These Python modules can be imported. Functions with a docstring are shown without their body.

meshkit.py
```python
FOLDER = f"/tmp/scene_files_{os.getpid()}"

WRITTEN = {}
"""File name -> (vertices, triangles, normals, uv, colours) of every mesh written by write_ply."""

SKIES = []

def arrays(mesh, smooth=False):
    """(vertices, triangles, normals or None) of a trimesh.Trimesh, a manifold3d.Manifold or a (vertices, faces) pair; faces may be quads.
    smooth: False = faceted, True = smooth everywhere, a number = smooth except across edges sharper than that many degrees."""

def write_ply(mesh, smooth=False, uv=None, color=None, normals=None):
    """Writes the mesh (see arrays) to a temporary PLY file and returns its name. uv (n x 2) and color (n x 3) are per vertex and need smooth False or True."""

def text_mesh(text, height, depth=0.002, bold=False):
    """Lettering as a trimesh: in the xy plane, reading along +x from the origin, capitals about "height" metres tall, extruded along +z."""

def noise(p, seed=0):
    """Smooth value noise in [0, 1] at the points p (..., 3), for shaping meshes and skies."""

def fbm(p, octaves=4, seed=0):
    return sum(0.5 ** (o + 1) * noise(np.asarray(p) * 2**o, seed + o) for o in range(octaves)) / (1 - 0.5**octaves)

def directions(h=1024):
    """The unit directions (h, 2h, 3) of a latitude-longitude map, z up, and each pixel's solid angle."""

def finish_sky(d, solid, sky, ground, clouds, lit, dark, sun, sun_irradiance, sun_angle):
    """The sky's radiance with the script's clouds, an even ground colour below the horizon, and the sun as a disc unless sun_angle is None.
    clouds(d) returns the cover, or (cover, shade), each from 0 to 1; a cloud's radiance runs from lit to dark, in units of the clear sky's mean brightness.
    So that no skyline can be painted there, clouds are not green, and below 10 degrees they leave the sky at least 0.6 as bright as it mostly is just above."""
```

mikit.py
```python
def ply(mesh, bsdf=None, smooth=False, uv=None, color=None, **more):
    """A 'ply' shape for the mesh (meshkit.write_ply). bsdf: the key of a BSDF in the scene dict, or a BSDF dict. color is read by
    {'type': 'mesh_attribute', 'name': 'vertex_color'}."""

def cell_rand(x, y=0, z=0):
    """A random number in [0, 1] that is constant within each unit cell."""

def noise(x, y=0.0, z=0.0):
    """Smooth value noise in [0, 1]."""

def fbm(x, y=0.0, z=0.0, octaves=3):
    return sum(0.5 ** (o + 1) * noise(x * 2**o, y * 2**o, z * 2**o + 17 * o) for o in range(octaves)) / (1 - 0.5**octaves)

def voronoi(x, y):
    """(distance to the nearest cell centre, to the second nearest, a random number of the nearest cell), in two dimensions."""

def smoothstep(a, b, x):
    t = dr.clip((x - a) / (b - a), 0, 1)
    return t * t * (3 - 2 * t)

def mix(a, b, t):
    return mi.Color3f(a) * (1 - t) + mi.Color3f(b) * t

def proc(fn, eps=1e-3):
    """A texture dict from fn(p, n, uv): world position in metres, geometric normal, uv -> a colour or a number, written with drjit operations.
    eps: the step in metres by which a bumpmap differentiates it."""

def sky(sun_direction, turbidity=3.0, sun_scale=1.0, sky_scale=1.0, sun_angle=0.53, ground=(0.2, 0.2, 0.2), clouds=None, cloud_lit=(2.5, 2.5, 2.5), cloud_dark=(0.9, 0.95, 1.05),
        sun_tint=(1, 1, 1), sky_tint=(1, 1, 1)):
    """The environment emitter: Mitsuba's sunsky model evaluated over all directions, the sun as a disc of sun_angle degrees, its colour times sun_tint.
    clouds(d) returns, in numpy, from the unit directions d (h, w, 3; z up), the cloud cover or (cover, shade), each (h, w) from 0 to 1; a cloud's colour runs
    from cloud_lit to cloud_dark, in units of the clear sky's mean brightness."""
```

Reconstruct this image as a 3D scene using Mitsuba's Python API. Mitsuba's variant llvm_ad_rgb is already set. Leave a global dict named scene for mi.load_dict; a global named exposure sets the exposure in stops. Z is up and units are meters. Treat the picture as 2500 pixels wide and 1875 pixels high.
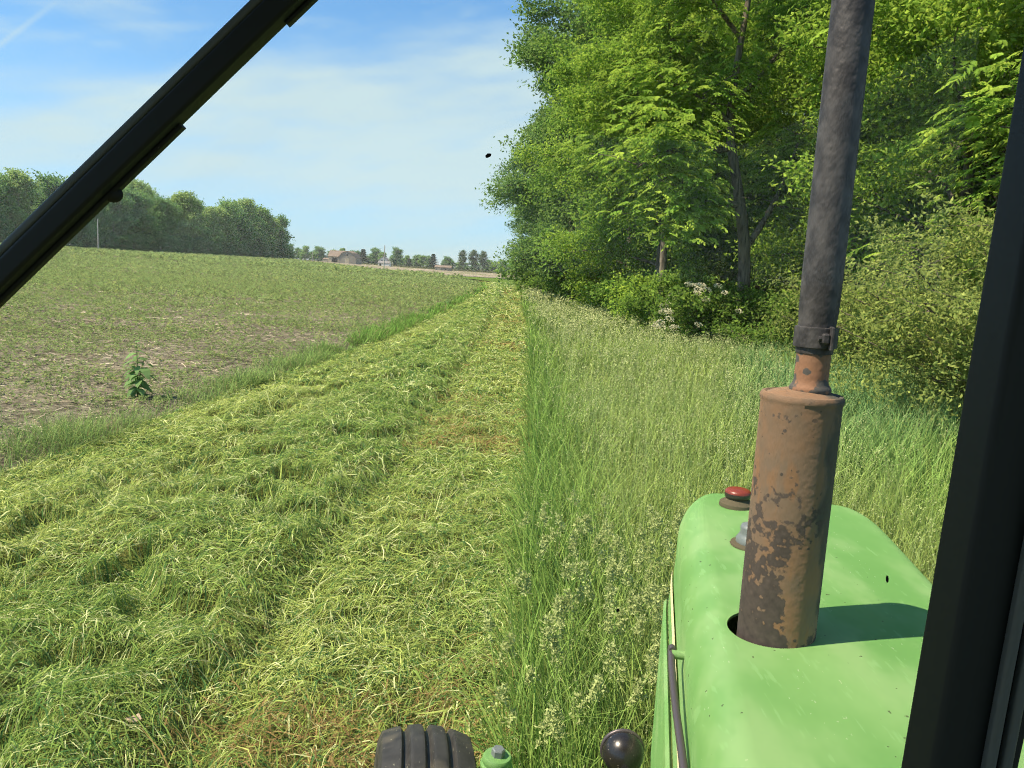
import math
import numpy as np
import trimesh
import manifold3d as m3
import drjit as dr
import mitsuba as mi
import mikit
import meshkit

T = mi.ScalarTransform4f
scene, labels = {}, {}
RNG = np.random.default_rng(11)

# ------------------------------------------------------------------ camera, sky, exposure
exposure = 2.4
_p, _r = math.radians(8.55), math.radians(3.0)
_fw = np.array([0, math.cos(_p), -math.sin(_p)])
_up = math.cos(_r) * np.array([0, math.sin(_p), math.cos(_p)]) - math.sin(_r) * np.array([1.0, 0, 0])
EYE = np.array([0, 0, 2.4])
scene['camera'] = {'type': 'perspective', 'fov': 68.0, 'fov_axis': 'x', 'near_clip': 0.05, 'far_clip': 9000.0,
                   'to_world': T().look_at(origin=EYE.tolist(), target=(EYE + _fw).tolist(), up=_up.tolist())}

SUN = np.array([-0.96, -0.26, 1.42])


def clouds(d):
    el = np.arcsin(np.clip(d[..., 2], 0, 1))
    az = np.arctan2(d[..., 0], d[..., 1])
    a2 = az + 0.55 * el
    big = meshkit.fbm(np.stack([a2 * 1.6 + 2.0, el * 7.0 - az * 0.9, el * 0 + 3.1], -1), 4, 3)
    n2 = meshkit.fbm(np.stack([a2 * 6, el * 36 - az * 6, el * 0 + 8.7], -1), 4, 21)
    n3 = meshkit.fbm(np.stack([a2 * 15, el * 80 - az * 14, el * 0 + 1.7], -1), 4, 5)
    n4 = meshkit.fbm(np.stack([a2 * 3 + 5, el * 18 - az * 4, el * 0 + 4.4], -1), 4, 9)
    step = lambda lo, hi, v: (lambda t: t * t * (3 - 2 * t))(np.clip((v - lo) / (hi - lo), 0, 1))
    bound = 0.285 + 0.20 * np.clip(az, -1, 0.2) + 0.10 * (n4 - 0.5) + 0.05 * (n3 - 0.5)
    sheet = step(0.055, -0.055, el - bound) * (0.36 + 0.60 * n4 + 0.75 * (n2 - 0.5) + 0.45 * (n3 - 0.5)) * 1.28
    sheet = sheet * (0.62 + 0.38 * step(0.02, 0.13, el))
    wisp = step(0.52, 0.74, 0.5 * big + 0.34 * n2 + 0.26 * n3) * 0.75 * np.clip((0.75 - el) / 0.4, 0.3, 1)
    cover = np.clip(np.maximum(sheet, wisp), 0, 0.92)
    # a thin, frayed vapour trail high on the left
    a = np.array([-0.600, 0.188]); b = np.array([-0.532, 0.2546])
    ab = b - a
    t = ((az - a[0]) * ab[0] + (el - a[1]) * ab[1]) / (ab @ ab)
    off = np.abs((az - a[0]) * ab[1] - (el - a[1]) * ab[0]) / np.linalg.norm(ab)
    off = off + 0.004 * (n3 - 0.5)
    w = 0.0014 + 0.0018 * n2 * np.clip(1.1 - t, 0.2, 1)
    trail = np.exp(-(off / w) ** 2) * np.clip((t + 0.6) / 0.3, 0, 1) * np.clip((1.15 - t) / 0.4, 0, 1) * (0.25 + 0.9 * n3)
    cover = np.clip(cover + 0.7 * trail, 0, 0.95)
    return cover, 0.25 * (1 - n2)


scene['sky_light'] = mikit.sky(SUN.tolist(), turbidity=3.0, clouds=clouds, cloud_lit=(1.50, 1.90, 1.93), cloud_dark=(1.0, 1.3, 1.38), sky_tint=(0.74, 0.95, 1.06),
                               ground=(0.10, 0.14, 0.05))


# ------------------------------------------------------------------ helpers
def lab(key, label=None, category=None, group=None, kind=None):
    e = {}
    if label: e['label'] = label
    if category: e['category'] = category
    if group: e['group'] = group
    if kind: e['kind'] = kind
    labels[key] = e


_count = {}


def numbered(key):
    n = _count.get(key, 0)
    _count[key] = n + 1
    return key if n == 0 else f'{key}_{n:03d}'


def put(key, mesh, bsdf, smooth=False, color=None, xf=None):
    key = numbered(key)
    d = mikit.ply(mesh, bsdf, smooth=smooth, color=color)
    if xf is not None:
        d['to_world'] = xf
    scene[key] = d
    return key


def vcol(name='vertex_color'):
    return {'type': 'mesh_attribute', 'name': name}


def rgb(*c):
    return {'type': 'rgb', 'value': list(c)}


def ss(a, b, x):
    t = np.clip((np.asarray(x, float) - a) / (b - a), 0, 1)
    return t * t * (3 - 2 * t)


def fbm2(x, y, s, seed=0, o=3):
    return meshkit.fbm(np.stack([np.asarray(x) * s, np.asarray(y) * s, np.zeros_like(np.asarray(x, float)) + seed * 3.7], -1), o, seed)


def ribbons(C, hw, S, col, grad=None):
    """Strips along the centre lines C (n,k,3), half widths hw (n,k), side vectors S (n,3) or (n,k,3), colours (n,3), brightness along it grad (k,)."""
    n, k, _ = C.shape
    S = S[:, None] if S.ndim == 2 else S
    hw = hw[..., None]
    V = np.stack([C - S * hw, C + S * hw], 2).reshape(-1, 3)
    i = (np.arange(n) * 2 * k)[:, None] + 2 * np.arange(k - 1)[None]
    F = np.stack([i, i + 1, i + 3, i, i + 3, i + 2], -1).reshape(-1, 3)
    g = np.ones(k) if grad is None else np.asarray(grad)
    K = np.repeat((col[:, None] * g[None, :, None])[:, :, None], 2, 2).reshape(-1, 3)
    return V, F, K


def diamonds(P, D, S, L, w, col, fold=0.25, N=None, shape=0.45):
    """Leaves: two triangles folded along the midrib, from P along D (unit), side S (unit), length L, half width w."""
    n = len(P)
    if N is None:
        N = np.cross(D, S)
    L, w = np.broadcast_to(L, n)[:, None], np.broadcast_to(w, n)[:, None]
    m = P + D * L * shape
    tip = P + D * L - N * L * 0.06
    V = np.stack([P, m - S * w + N * w * fold, tip, m + S * w + N * w * fold], 1).reshape(-1, 3)
    i = np.arange(n)[:, None] * 4
    F = np.concatenate([i + [0, 1, 2], i + [0, 2, 3]], 1).reshape(-1, 3)
    return V, F, np.repeat(col, 4, 0)


class Pile:
    """Collects pieces of one mesh."""
    def __init__(self): self.v, self.f, self.c, self.n = [], [], [], 0

    def add(self, V, F, K=None):
        self.v.append(V); self.f.append(F + self.n); self.n += len(V)
        if K is not None: self.c.append(K)

    def mesh(self): return np.vstack(self.v), np.vstack(self.f)

    def col(self): return np.clip(np.vstack(self.c), 0, 1) if self.c else None

    def tris(self): return sum(len(f) for f in self.f)


def unit(v):
    return v / (np.linalg.norm(v, axis=-1, keepdims=True) + 1e-12)


def tube(points, radii, sides=6):
    p = np.asarray(points, float)
    t = unit(np.gradient(p, axis=0))
    ref = np.array([0, 0, 1.0]) if abs(t[0, 2]) < 0.8 else np.array([1.0, 0, 0])
    a = unit(np.cross(t, ref)); b = np.cross(t, a)
    ang = np.arange(sides) * 2 * np.pi / sides
    r = np.broadcast_to(radii, len(p))
    v = p[:, None] + r[:, None, None] * (np.cos(ang)[None, :, None] * a[:, None] + np.sin(ang)[None, :, None] * b[:, None])
    i, j = np.meshgrid(np.arange(len(p) - 1), np.arange(sides), indexing='ij')
    q = np.stack([i * sides + j, i * sides + (j + 1) % sides, (i + 1) * sides + (j + 1) % sides, (i + 1) * sides + j], -1).reshape(-1, 4)
    F = np.vstack([q[:, [0, 1, 2]], q[:, [0, 2, 3]]])
    n = len(v.reshape(-1, 3))
    caps = []
    for base, flip in ((0, False), ((len(p) - 1) * sides, True)):
        for s in range(1, sides - 1):
            caps.append([base, base + s, base + s + 1] if flip else [base, base + s + 1, base + s])
    return v.reshape(-1, 3), np.vstack([F, caps])


def grid_mesh(X, Y, Z):
    h, w = X.shape
    i = np.arange(h * w).reshape(h, w)
    F = np.stack([i[:-1, :-1], i[:-1, 1:], i[1:, 1:], i[:-1, :-1], i[1:, 1:], i[1:, :-1]], -1).reshape(-1, 3)
    return np.stack([X, Y, Z], -1).reshape(-1, 3), F


def boxm(x0, x1, y0, y1, z0, z1, bevel=0.0):
    if bevel <= 0:
        m = trimesh.creation.box([x1 - x0, y1 - y0, z1 - z0]); m.apply_translation([(x0 + x1) / 2, (y0 + y1) / 2, (z0 + z1) / 2])
        return np.array(m.vertices), np.array(m.faces)
    b = bevel
    pts = []
    for sx in (0, 1):
        for sy in (0, 1):
            for sz in (0, 1):
                X, Y, Z = (x0, x1)[sx], (y0, y1)[sy], (z0, z1)[sz]
                dx, dy, dz = (b, -b)[sx], (b, -b)[sy], (b, -b)[sz]
                pts += [[X, Y + dy, Z + dz], [X + dx, Y, Z + dz], [X + dx, Y + dy, Z]]
    m = trimesh.convex.convex_hull(np.array(pts))
    return np.array(m.vertices), np.array(m.faces)


def lathe(profile, n=40):
    """Profile [(r, z)] turned about z."""
    pr = np.array(profile, float)
    a = np.arange(n) * 2 * np.pi / n
    V = np.stack([pr[:, None, 0] * np.cos(a), pr[:, None, 0] * np.sin(a), np.repeat(pr[:, None, 1], n, 1)], -1).reshape(-1, 3)
    i, j = np.meshgrid(np.arange(len(pr) - 1), np.arange(n), indexing='ij')
    q = np.stack([i * n + j, i * n + (j + 1) % n, (i + 1) * n + (j + 1) % n, (i + 1) * n + j], -1).reshape(-1, 4)
    return V, np.vstack([q[:, [0, 1, 2]], q[:, [0, 2, 3]]])


# ------------------------------------------------------------------ materials
N_, F_, S_, M_ = mikit.noise, mikit.fbm, mikit.smoothstep, mikit.mix


def two(d): return {'type': 'twosided', 'bsdf': d}


def soil_col(p, n, uv):
    big = F_(p.x * 0.22, p.y * 0.22, 1.0, 3)
    fine = F_(p.x * 9, p.y * 9, 2.0, 3)
    clod = F_(p.x * 22, p.y * 22, 6.0, 3)
    c = M_([0.068, 0.063, 0.046], [0.210, 0.197, 0.148], S_(0.3, 0.75, fine * 0.5 + big * 0.3 + clod * 0.3))
    weeds = S_(0.50, 0.62, F_(p.x * 1.1, p.y * 1.1, 5.0, 4)) * S_(14, 70, p.y)      # the crop stands denser towards the far side
    c = M_(c, [0.15, 0.19, 0.075], weeds * 0.6)
    straw = S_(0.60, 0.70, F_(p.x * 2.0 + 3, p.y * 5, 7.0, 3))
    return M_(c, [0.27, 0.235, 0.165], straw * 0.45)


def earth_col(p, n, uv):
    f = F_(p.x * 3, p.y * 3, 4.0, 3)
    return M_([0.030, 0.040, 0.014], [0.070, 0.080, 0.030], f)


def thatch_col(p, n, uv):
    f = F_(p.x * 6, p.y * 4, 4.0, 4)
    b = F_(p.x * 1.2, p.y * 0.7, 9.0, 3)
    c = M_([0.045, 0.055, 0.016], [0.13, 0.15, 0.04], S_(0.3, 0.7, f))
    return M_(c, [0.16, 0.13, 0.055], S_(0.55, 0.75, b) * 0.5)


def stubble_col(p, n, uv):
    f = F_(p.x * 0.5, p.y * 0.12, 4.0, 3)
    g = F_(p.x * 1.6, p.y * 0.3, 2.0, 2)
    c = M_([0.19, 0.165, 0.115], [0.36, 0.33, 0.25], S_(0.3, 0.7, 0.5 * f + 0.5 * g))
    return M_(c, [0.12, 0.16, 0.05], S_(0.58, 0.72, F_(p.x * 0.09, p.y * 0.05, 12.0, 2)) * 0.6)


def road_col(p, n, uv):
    return M_([0.22, 0.215, 0.205], [0.30, 0.29, 0.275], N_(p.x * 2, p.y * 2))


def bark_h(p, n, uv):
    return 0.03 * F_(p.x * 22 + p.y * 22, p.z * 2.2, p.y * 9, 3)


def bark_col(p, n, uv):
    f = F_(p.x * 24 + p.y * 17, p.z * 2.6, p.y * 9, 3)
    g = F_(p.x * 1.5, p.y * 1.5, p.z * 0.8, 2)
    return M_([0.060, 0.051, 0.040], [0.22, 0.195, 0.155], S_(0.25, 0.75, f * 0.75 + g * 0.3))


def diffuse_proc(fn): return two({'type': 'diffuse', 'reflectance': mikit.proc(fn)})


scene['soil'] = diffuse_proc(soil_col)
scene['earth'] = diffuse_proc(earth_col)
scene['thatch'] = diffuse_proc(thatch_col)
scene['far_stubble'] = diffuse_proc(stubble_col)
scene['asphalt'] = diffuse_proc(road_col)
scene['bark'] = two({'type': 'bumpmap', 'arbitrary': mikit.proc(bark_h, eps=4e-3), 'scale': 1.0, 'bsdf': {'type': 'diffuse', 'reflectance': mikit.proc(bark_col)}})
scene['pale_bark'] = two({'type': 'diffuse', 'reflectance': rgb(0.38, 0.36, 0.30)})
scene['leaf'] = {'type': 'principledthin', 'base_color': vcol(), 'roughness': 0.42, 'spec_trans': 0.0, 'diff_trans': 0.85, 'eta': 1.45}
scene['blade'] = {'type': 'principledthin', 'base_color': vcol(), 'roughness': 0.5, 'spec_trans': 0.0, 'diff_trans': 0.55, 'eta': 1.4}
scene['straw'] = two({'type': 'diffuse', 'reflectance': vcol()})


# ------------------------------------------------------------------ terrain
def ground_z(x, y):
    x, y = np.asarray(x, float), np.asarray(y, float)
    return 1.5 * ss(18, 125, -x) * ss(15, 150, y)


EDGE_Y = [-30, 3, 7.3, 11.8, 23, 33, 51, 88, 120, 150]
EDGE_L = [-5.3, -5.15, -5.06, -4.78, -4.0, -3.72, -3.55, -3.5, -5.2, -12]     # left edge of the mown strip
EDGE_R = [0.0, 0.05, 0.2, 0.34, 0.5, 0.5, 0.48, 0.42, 0.8, 0.8]              # its right edge, against the standing grass


def left_edge(y): return np.interp(y, EDGE_Y, EDGE_L)


def right_edge(y): return np.interp(y, EDGE_Y, EDGE_R)


def woods_edge(y): return np.interp(y, [0, 9, 12.5, 25, 34, 64, 88, 120], [5.2, 5.6, 6.3, 9.4, 7.6, 6.0, 1.8, 1.5])


def mow_h(x, y):
    """Height of the lying swath above the ground."""
    v = x - right_edge(y)
    wob = 0.35 * (fbm2(x * 0, y, 0.35, 3) - 0.5)
    v = v + wob
    ridge = 0.10 * ss(-1.62, -1.95, v) * (1 - 0.6 * ss(-2.7, -3.4, v)) + 0.05 * ss(-3.9, -4.3, v)
    edge = 0.04 * np.exp(-((v + 0.15) / 0.13) ** 2)
    lump = np.clip(fbm2(x, y, 1.25, 5, 3) - 0.36, 0, 1) * (0.10 + 0.17 * ss(-1.5, -1.9, v))
    lump2 = np.clip(fbm2(x, y, 4.6, 8, 2) - 0.40, 0, 1) * 0.20
    hole = -0.22 * ss(0.58, 0.66, fbm2(x, y, 2.6, 31, 2)) - 0.10 * np.exp(-((v + 1.52) / 0.13) ** 2)
    return np.clip(0.03 + ridge + edge + lump + lump2 + hole, 0.0, 1) * (0.12 + 0.88 * ss(-0.15, 1.5, x - left_edge(y)))


def axis(parts):
    out = [parts[0][0]]
    for a, b, s in parts:
        n = max(1, int(round((b - a) / s)))
        out += list(a + (b - a) * np.arange(1, n + 1) / n)
    return np.array(out)


gx = np.unique(np.concatenate([-np.geomspace(14, 4000, 45), axis([(-14, 14, 0.8)]), np.geomspace(14, 4000, 45)]))
gy = np.unique(np.concatenate([-np.geomspace(5, 800, 20), axis([(-5, 40, 0.8)]), np.geomspace(40, 7000, 60)]))
X, Y = np.meshgrid(gx, gy)
put('ground', grid_mesh(X, Y, ground_z(X, Y) - 0.12 - 0.00000012 * (X ** 2 + Y ** 2)), 'earth', smooth=True)
lab('ground', 'dark grassy earth under the standing grass and the woods', kind='structure')

# the planted field on the left: rows in y, running left from the mown strip
fy = np.concatenate([axis([(-6, 5, 0.5), (5, 22, 0.085), (22, 40, 0.35), (40, 90, 1.5), (90, 150, 4), (150, 335, 8)])])
fu = axis([(0.0, 11, 0.085), (11, 30, 0.35), (30, 60, 1.5), (60, 260, 6)])


def field_edge(y):
    return np.where(y < 120, left_edge(y) - 0.2, np.interp(y, [120, 150, 175, 192, 203, 335], [-5.4, -11, -18, -26, -36, -100]))


U, Y = np.meshgrid(fu, fy)
X = field_edge(Y) - U
rel = ss(0.0, 0.7, U) * (0.055 * fbm2(X, Y, 2.3, 2, 4) + 0.06 * fbm2(X, Y, 7.0, 4, 2)) * ss(60, 20, Y)
Z = ground_z(X, Y) + rel - 0.035 - 0.03 * ss(0.5, 0.0, U)
put('crop_field', grid_mesh(X[:, ::-1], Y[:, ::-1], Z[:, ::-1]), 'soil', smooth=True)
lab('crop_field', 'cloddy grey brown field soil left of the mown strip', kind='structure')

# the mown strip, turning left along the headland far off
sy = axis([(-8, 2, 0.5), (2, 24, 0.11), (24, 60, 0.4), (60, 120, 1.5), (120, 150, 3)])
t = np.linspace(0, 1, 60)
Yg, Tg = np.meshgrid(sy, t, indexing='ij')
Lg, Rg = left_edge(Yg) - 0.35, right_edge(Yg) + 0.15
Xg = Lg + (Rg - Lg) * Tg
put('mown_strip', grid_mesh(Xg, Yg, ground_z(Xg, Yg) - 0.035 + 0.62 * mow_h(Xg, Yg) * ss(90, 40, Yg)), 'thatch', smooth=True)
lab('mown_strip', 'strip of freshly mown grass running ahead between field and standing grass', kind='structure')
# far headland: a grassy band bending left in front of the road
hp = np.array([[0.5, 118], [-2, 140], [-7, 160], [-14, 177], [-24, 192], [-37, 206], [-102, 340]])
hq = np.array([[3.0, 120], [2.5, 150], [0.5, 178], [-3, 193], [-16, 203], [-33, 212], [-99, 346]])
tt = np.linspace(0, 1, 80)
seg = np.linspace(0, 1, len(hp))
A = np.stack([np.interp(tt, seg, hp[:, k]) for k in (0, 1)], 1); B = np.stack([np.interp(tt, seg, hq[:, k]) for k in (0, 1)], 1)
A[:, 0] -= 2.0
w5 = np.linspace(0, 1, 6)[None, :, None]
G = A[:, None] * (1 - w5) + B[:, None] * w5


def lawn_col(p, n, uv):
    return M_([0.075, 0.135, 0.028], [0.13, 0.20, 0.045], F_(p.x * 0.8, p.y * 0.4, 2.0, 3))


scene['headland_grass'] = diffuse_proc(lawn_col)
put('headland', grid_mesh(G[..., 0], G[..., 1], ground_z(G[..., 0], G[..., 1]) + 0.03), 'headland_grass', smooth=True)
lab('headland', 'short green grass headland curving left at the far end of the field', kind='structure')
# the road and the pale stubble field beyond it
rd = np.array([[60, 196], [10, 199.5], [-18, 207], [-34, 216], [-100, 352], [-150, 452]])
ra = np.linspace(0, 1, 90)
R0 = np.stack([np.interp(ra, np.linspace(0, 1, len(rd)), rd[:, k]) for k in (0, 1)], 1)
rn = unit(np.gradient(R0, axis=0)); rn = np.stack([-rn[:, 1], rn[:, 0]], 1)
wr = np.linspace(-2.6, 2.6, 4)[None, :, None]
G = R0[:, None] - rn[:, None] * wr
put('road', grid_mesh(G[..., 0], G[..., 1], ground_z(G[..., 0], G[..., 1]) + 0.06), 'asphalt', smooth=True)
lab('road', 'pale country road crossing behind the field', kind='structure')
o0 = R0 - rn * 4.5
o1 = np.stack([np.interp(ra, [0, .3, 1], [120, 30, -170]), np.interp(ra, [0, .3, 1], [395, 400, 480])], 1)
w9 = np.linspace(0, 1, 24)[None, :, None]
G = o0[:, None] * (1 - w9) + o1[:, None] * w9
put('stubble_field', grid_mesh(G[..., 0][::-1], G[..., 1][::-1], (ground_z(G[..., 0], G[..., 1]) + 0.02)[::-1]), 'far_stubble', smooth=True)
lab('stubble_field', 'pale tan stubble field beyond the road', kind='structure')


# ------------------------------------------------------------------ cut grass lying on the strip
def scatter(y0, y1, dens, xa, xb):
    """Random points between the curves xa(y) and xb(y), dens per square metre."""
    wmax = max(float(np.max(xb(np.linspace(y0, y1, 50)) - xa(np.linspace(y0, y1, 50)))), 0.1)
    n = int((y1 - y0) * wmax * dens)
    y = RNG.uniform(y0, y1, n); u = RNG.uniform(0, wmax, n)
    x = xa(y) + u
    k = x < xb(y)
    return x[k], y[k]


def lying(pile, x, y, L, w, seed, lift=0.05):
    n = len(x)
    flow = 0.75 + 3.0 * (fbm2(x, y, 0.8, seed, 2) - 0.5) + 9.0 * (fbm2(x, y, 4.5, seed + 1, 2) - 0.5)
    az = flow + RNG.normal(0, 0.55, n) + np.where(RNG.random(n) < 0.55, RNG.uniform(-3, 3, n), 0) + np.where(RNG.random(n) < 0.5, np.pi, 0)
    L = L * np.where(RNG.random(n) < 0.10, 2.0, 1.0) * RNG.uniform(0.35, 1.1, n)
    d = np.stack([np.cos(az), np.sin(az)], 1)
    bend = RNG.normal(0, 0.14, n)
    s = np.stack([-d[:, 1], d[:, 0]], 1)
    K = 3
    ts = np.array([-0.5, 0.0, 0.5])
    C = np.zeros((n, K, 3))
    up = RNG.uniform(0, lift, n) + RNG.random(n) ** 4 * 0.05
    tilt = RNG.normal(0, 0.30, n)
    for j, tj in enumerate(ts):
        q = d * (L * tj)[:, None] + s * (bend * L * (tj ** 2) * 1.6)[:, None]
        C[:, j, 0] = x + q[:, 0]; C[:, j, 1] = y + q[:, 1]
        C[:, j, 2] = ground_z(x, y) + mow_h(C[:, j, 0], C[:, j, 1]) * 0.86 + up + tilt * L * tj + 0.022 * (1 - 4 * tj * tj)
    z0 = ground_z(x, y)
    C[..., 2] = np.maximum(C[..., 2], z0[:, None] + 0.004)
    hw = np.stack([w * 0.75, w, w * 0.25], 1) * RNG.choice([0.5, 0.75, 1.0, 1.5], n, p=[.3, .35, .25, .1])[:, None]
    S = np.concatenate([s, RNG.normal(0, 0.45, (n, 1))], 1)
    v = x - right_edge(y)
    patch = fbm2(x, y, 0.9, seed + 4, 3)
    dry = np.clip((patch - 0.5) * 4, 0, 1) * ss(-2.0, -1.2, v) * 0.9
    r = RNG.random(n)
    green = np.array([0.225, 0.36, 0.085]); yel = np.array([0.52, 0.60, 0.175]); dk = np.array([0.085, 0.19, 0.06])
    pale = np.array([0.70, 0.76, 0.38]); tan = np.array([0.36, 0.26, 0.11])
    swath = ss(-1.45, -1.75, v) * ss(-3.6, -2.9, v)
    a = np.clip(r * 0.85 + 0.9 * (fbm2(x, y, 0.7, seed + 9, 3) - 0.5) + 0.10 - 0.30 * swath, 0, 1)[:, None]
    col = green * (1 - a) + yel * a
    k = RNG.random(n)
    col = np.where((k < 0.24)[:, None], dk, np.where((k > 0.87)[:, None], pale, col))
    col = np.where((RNG.random(n) < dry * 0.55)[:, None], tan * RNG.uniform(0.6, 1.2, (n, 1)), col)
    col = col * RNG.uniform(0.75, 1.2, (n, 1))
    pile.add(*ribbons(C, hw, unit(S), col, [0.9, 1.0, 1.0]))


cut = Pile()
xa, xb = (lambda y: left_edge(y) - 0.15), (lambda y: right_edge(y) + 0.05)
for y0, y1, dens, L, w in ((2.6, 5, 3000, 0.16, 0.0028), (5, 8, 2200, 0.17, 0.0034), (8, 13, 1300, 0.19, 0.0047), (13, 21, 600, 0.22, 0.0078), (21, 36, 250, 0.28, 0.012),
                           (36, 60, 85, 0.45, 0.022), (60, 125, 22, 0.6, 0.05)):
    x, y = scatter(y0, y1, dens, xa, xb)
    lying(cut, x, y, np.full(len(x), L), np.full(len(x), w), 12)
# loose tufts that stick out of the swath, and short upright stubble in the clean lane
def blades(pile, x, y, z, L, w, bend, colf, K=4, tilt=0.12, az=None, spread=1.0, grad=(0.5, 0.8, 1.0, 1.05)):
    n = len(x)
    az = RNG.uniform(0, 2 * np.pi, n) if az is None else az
    th0 = np.abs(RNG.normal(0, tilt, n)); th1 = th0 + np.abs(RNG.normal(bend, bend * 0.45 + 0.05, n))
    C = np.zeros((n, K, 3)); C[:, 0] = np.stack([x, y, z], 1)
    for j in range(1, K):
        u = (j - 0.5) / (K - 1)
        th = th0 + (th1 - th0) * u ** 1.5
        st = L / (K - 1)
        C[:, j] = C[:, j - 1] + np.stack([np.sin(th) * np.cos(az), np.sin(th) * np.sin(az), np.cos(th)], 1) * st[:, None]
    tw = az + np.pi / 2 + RNG.normal(0, 0.6, n)
    S = np.stack([np.cos(tw), np.sin(tw), RNG.normal(0, 0.15, n)], 1)
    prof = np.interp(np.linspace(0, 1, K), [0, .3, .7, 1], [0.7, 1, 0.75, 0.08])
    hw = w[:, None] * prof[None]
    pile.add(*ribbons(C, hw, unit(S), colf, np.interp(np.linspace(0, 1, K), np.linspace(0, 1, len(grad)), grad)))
    return C[:, -1]


for y0, y1, dens, w in ((2.6, 6, 520, 0.0026), (6, 11, 330, 0.0040), (11, 22, 130, 0.0075), (22, 45, 35, 0.018)):
    x, y = scatter(y0, y1, dens, xa, xb)
    v = x - right_edge(y)
    keep = RNG.random(len(x)) < (0.35 + 0.65 * ss(-1.9, -1.3, v))
    x, y = x[keep], y[keep]
    n = len(x)
    c = np.array([0.24, 0.37, 0.075]) * RNG.uniform(0.6, 1.35, (n, 1)) + np.array([0.15, 0.11, 0.02]) * RNG.random((n, 1))
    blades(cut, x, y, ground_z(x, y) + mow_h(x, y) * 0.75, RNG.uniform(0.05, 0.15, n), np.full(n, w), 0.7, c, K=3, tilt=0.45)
put('cut_grass', cut.mesh(), 'blade', color=cut.col())
lab('cut_grass', 'yellow green cut grass lying in matted swaths on the mown strip', 'cut grass', kind='stuff')

a_ = np.linspace(0, 2 * np.pi, 9)[:-1]
V = np.vstack([[[0, 0, 0.012]], np.stack([np.cos(a_) * 0.035 * (1 + 0.3 * np.cos(3 * a_)), np.sin(a_) * 0.028 * (1 + 0.3 * np.sin(2 * a_)), 0.012 * np.sin(2 * a_)], 1)]) + [-1.72, 3.32, 0.20]
put('dry_leaf', (V, np.array([[0, 1 + i, 1 + (i + 1) % 8] for i in range(8)])), 'straw', color=np.tile([[0.55, 0.43, 0.30]], (9, 1)))
lab('dry_leaf', 'curled beige dry leaf in the cut grass at the lower left corner', 'leaf')

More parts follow.
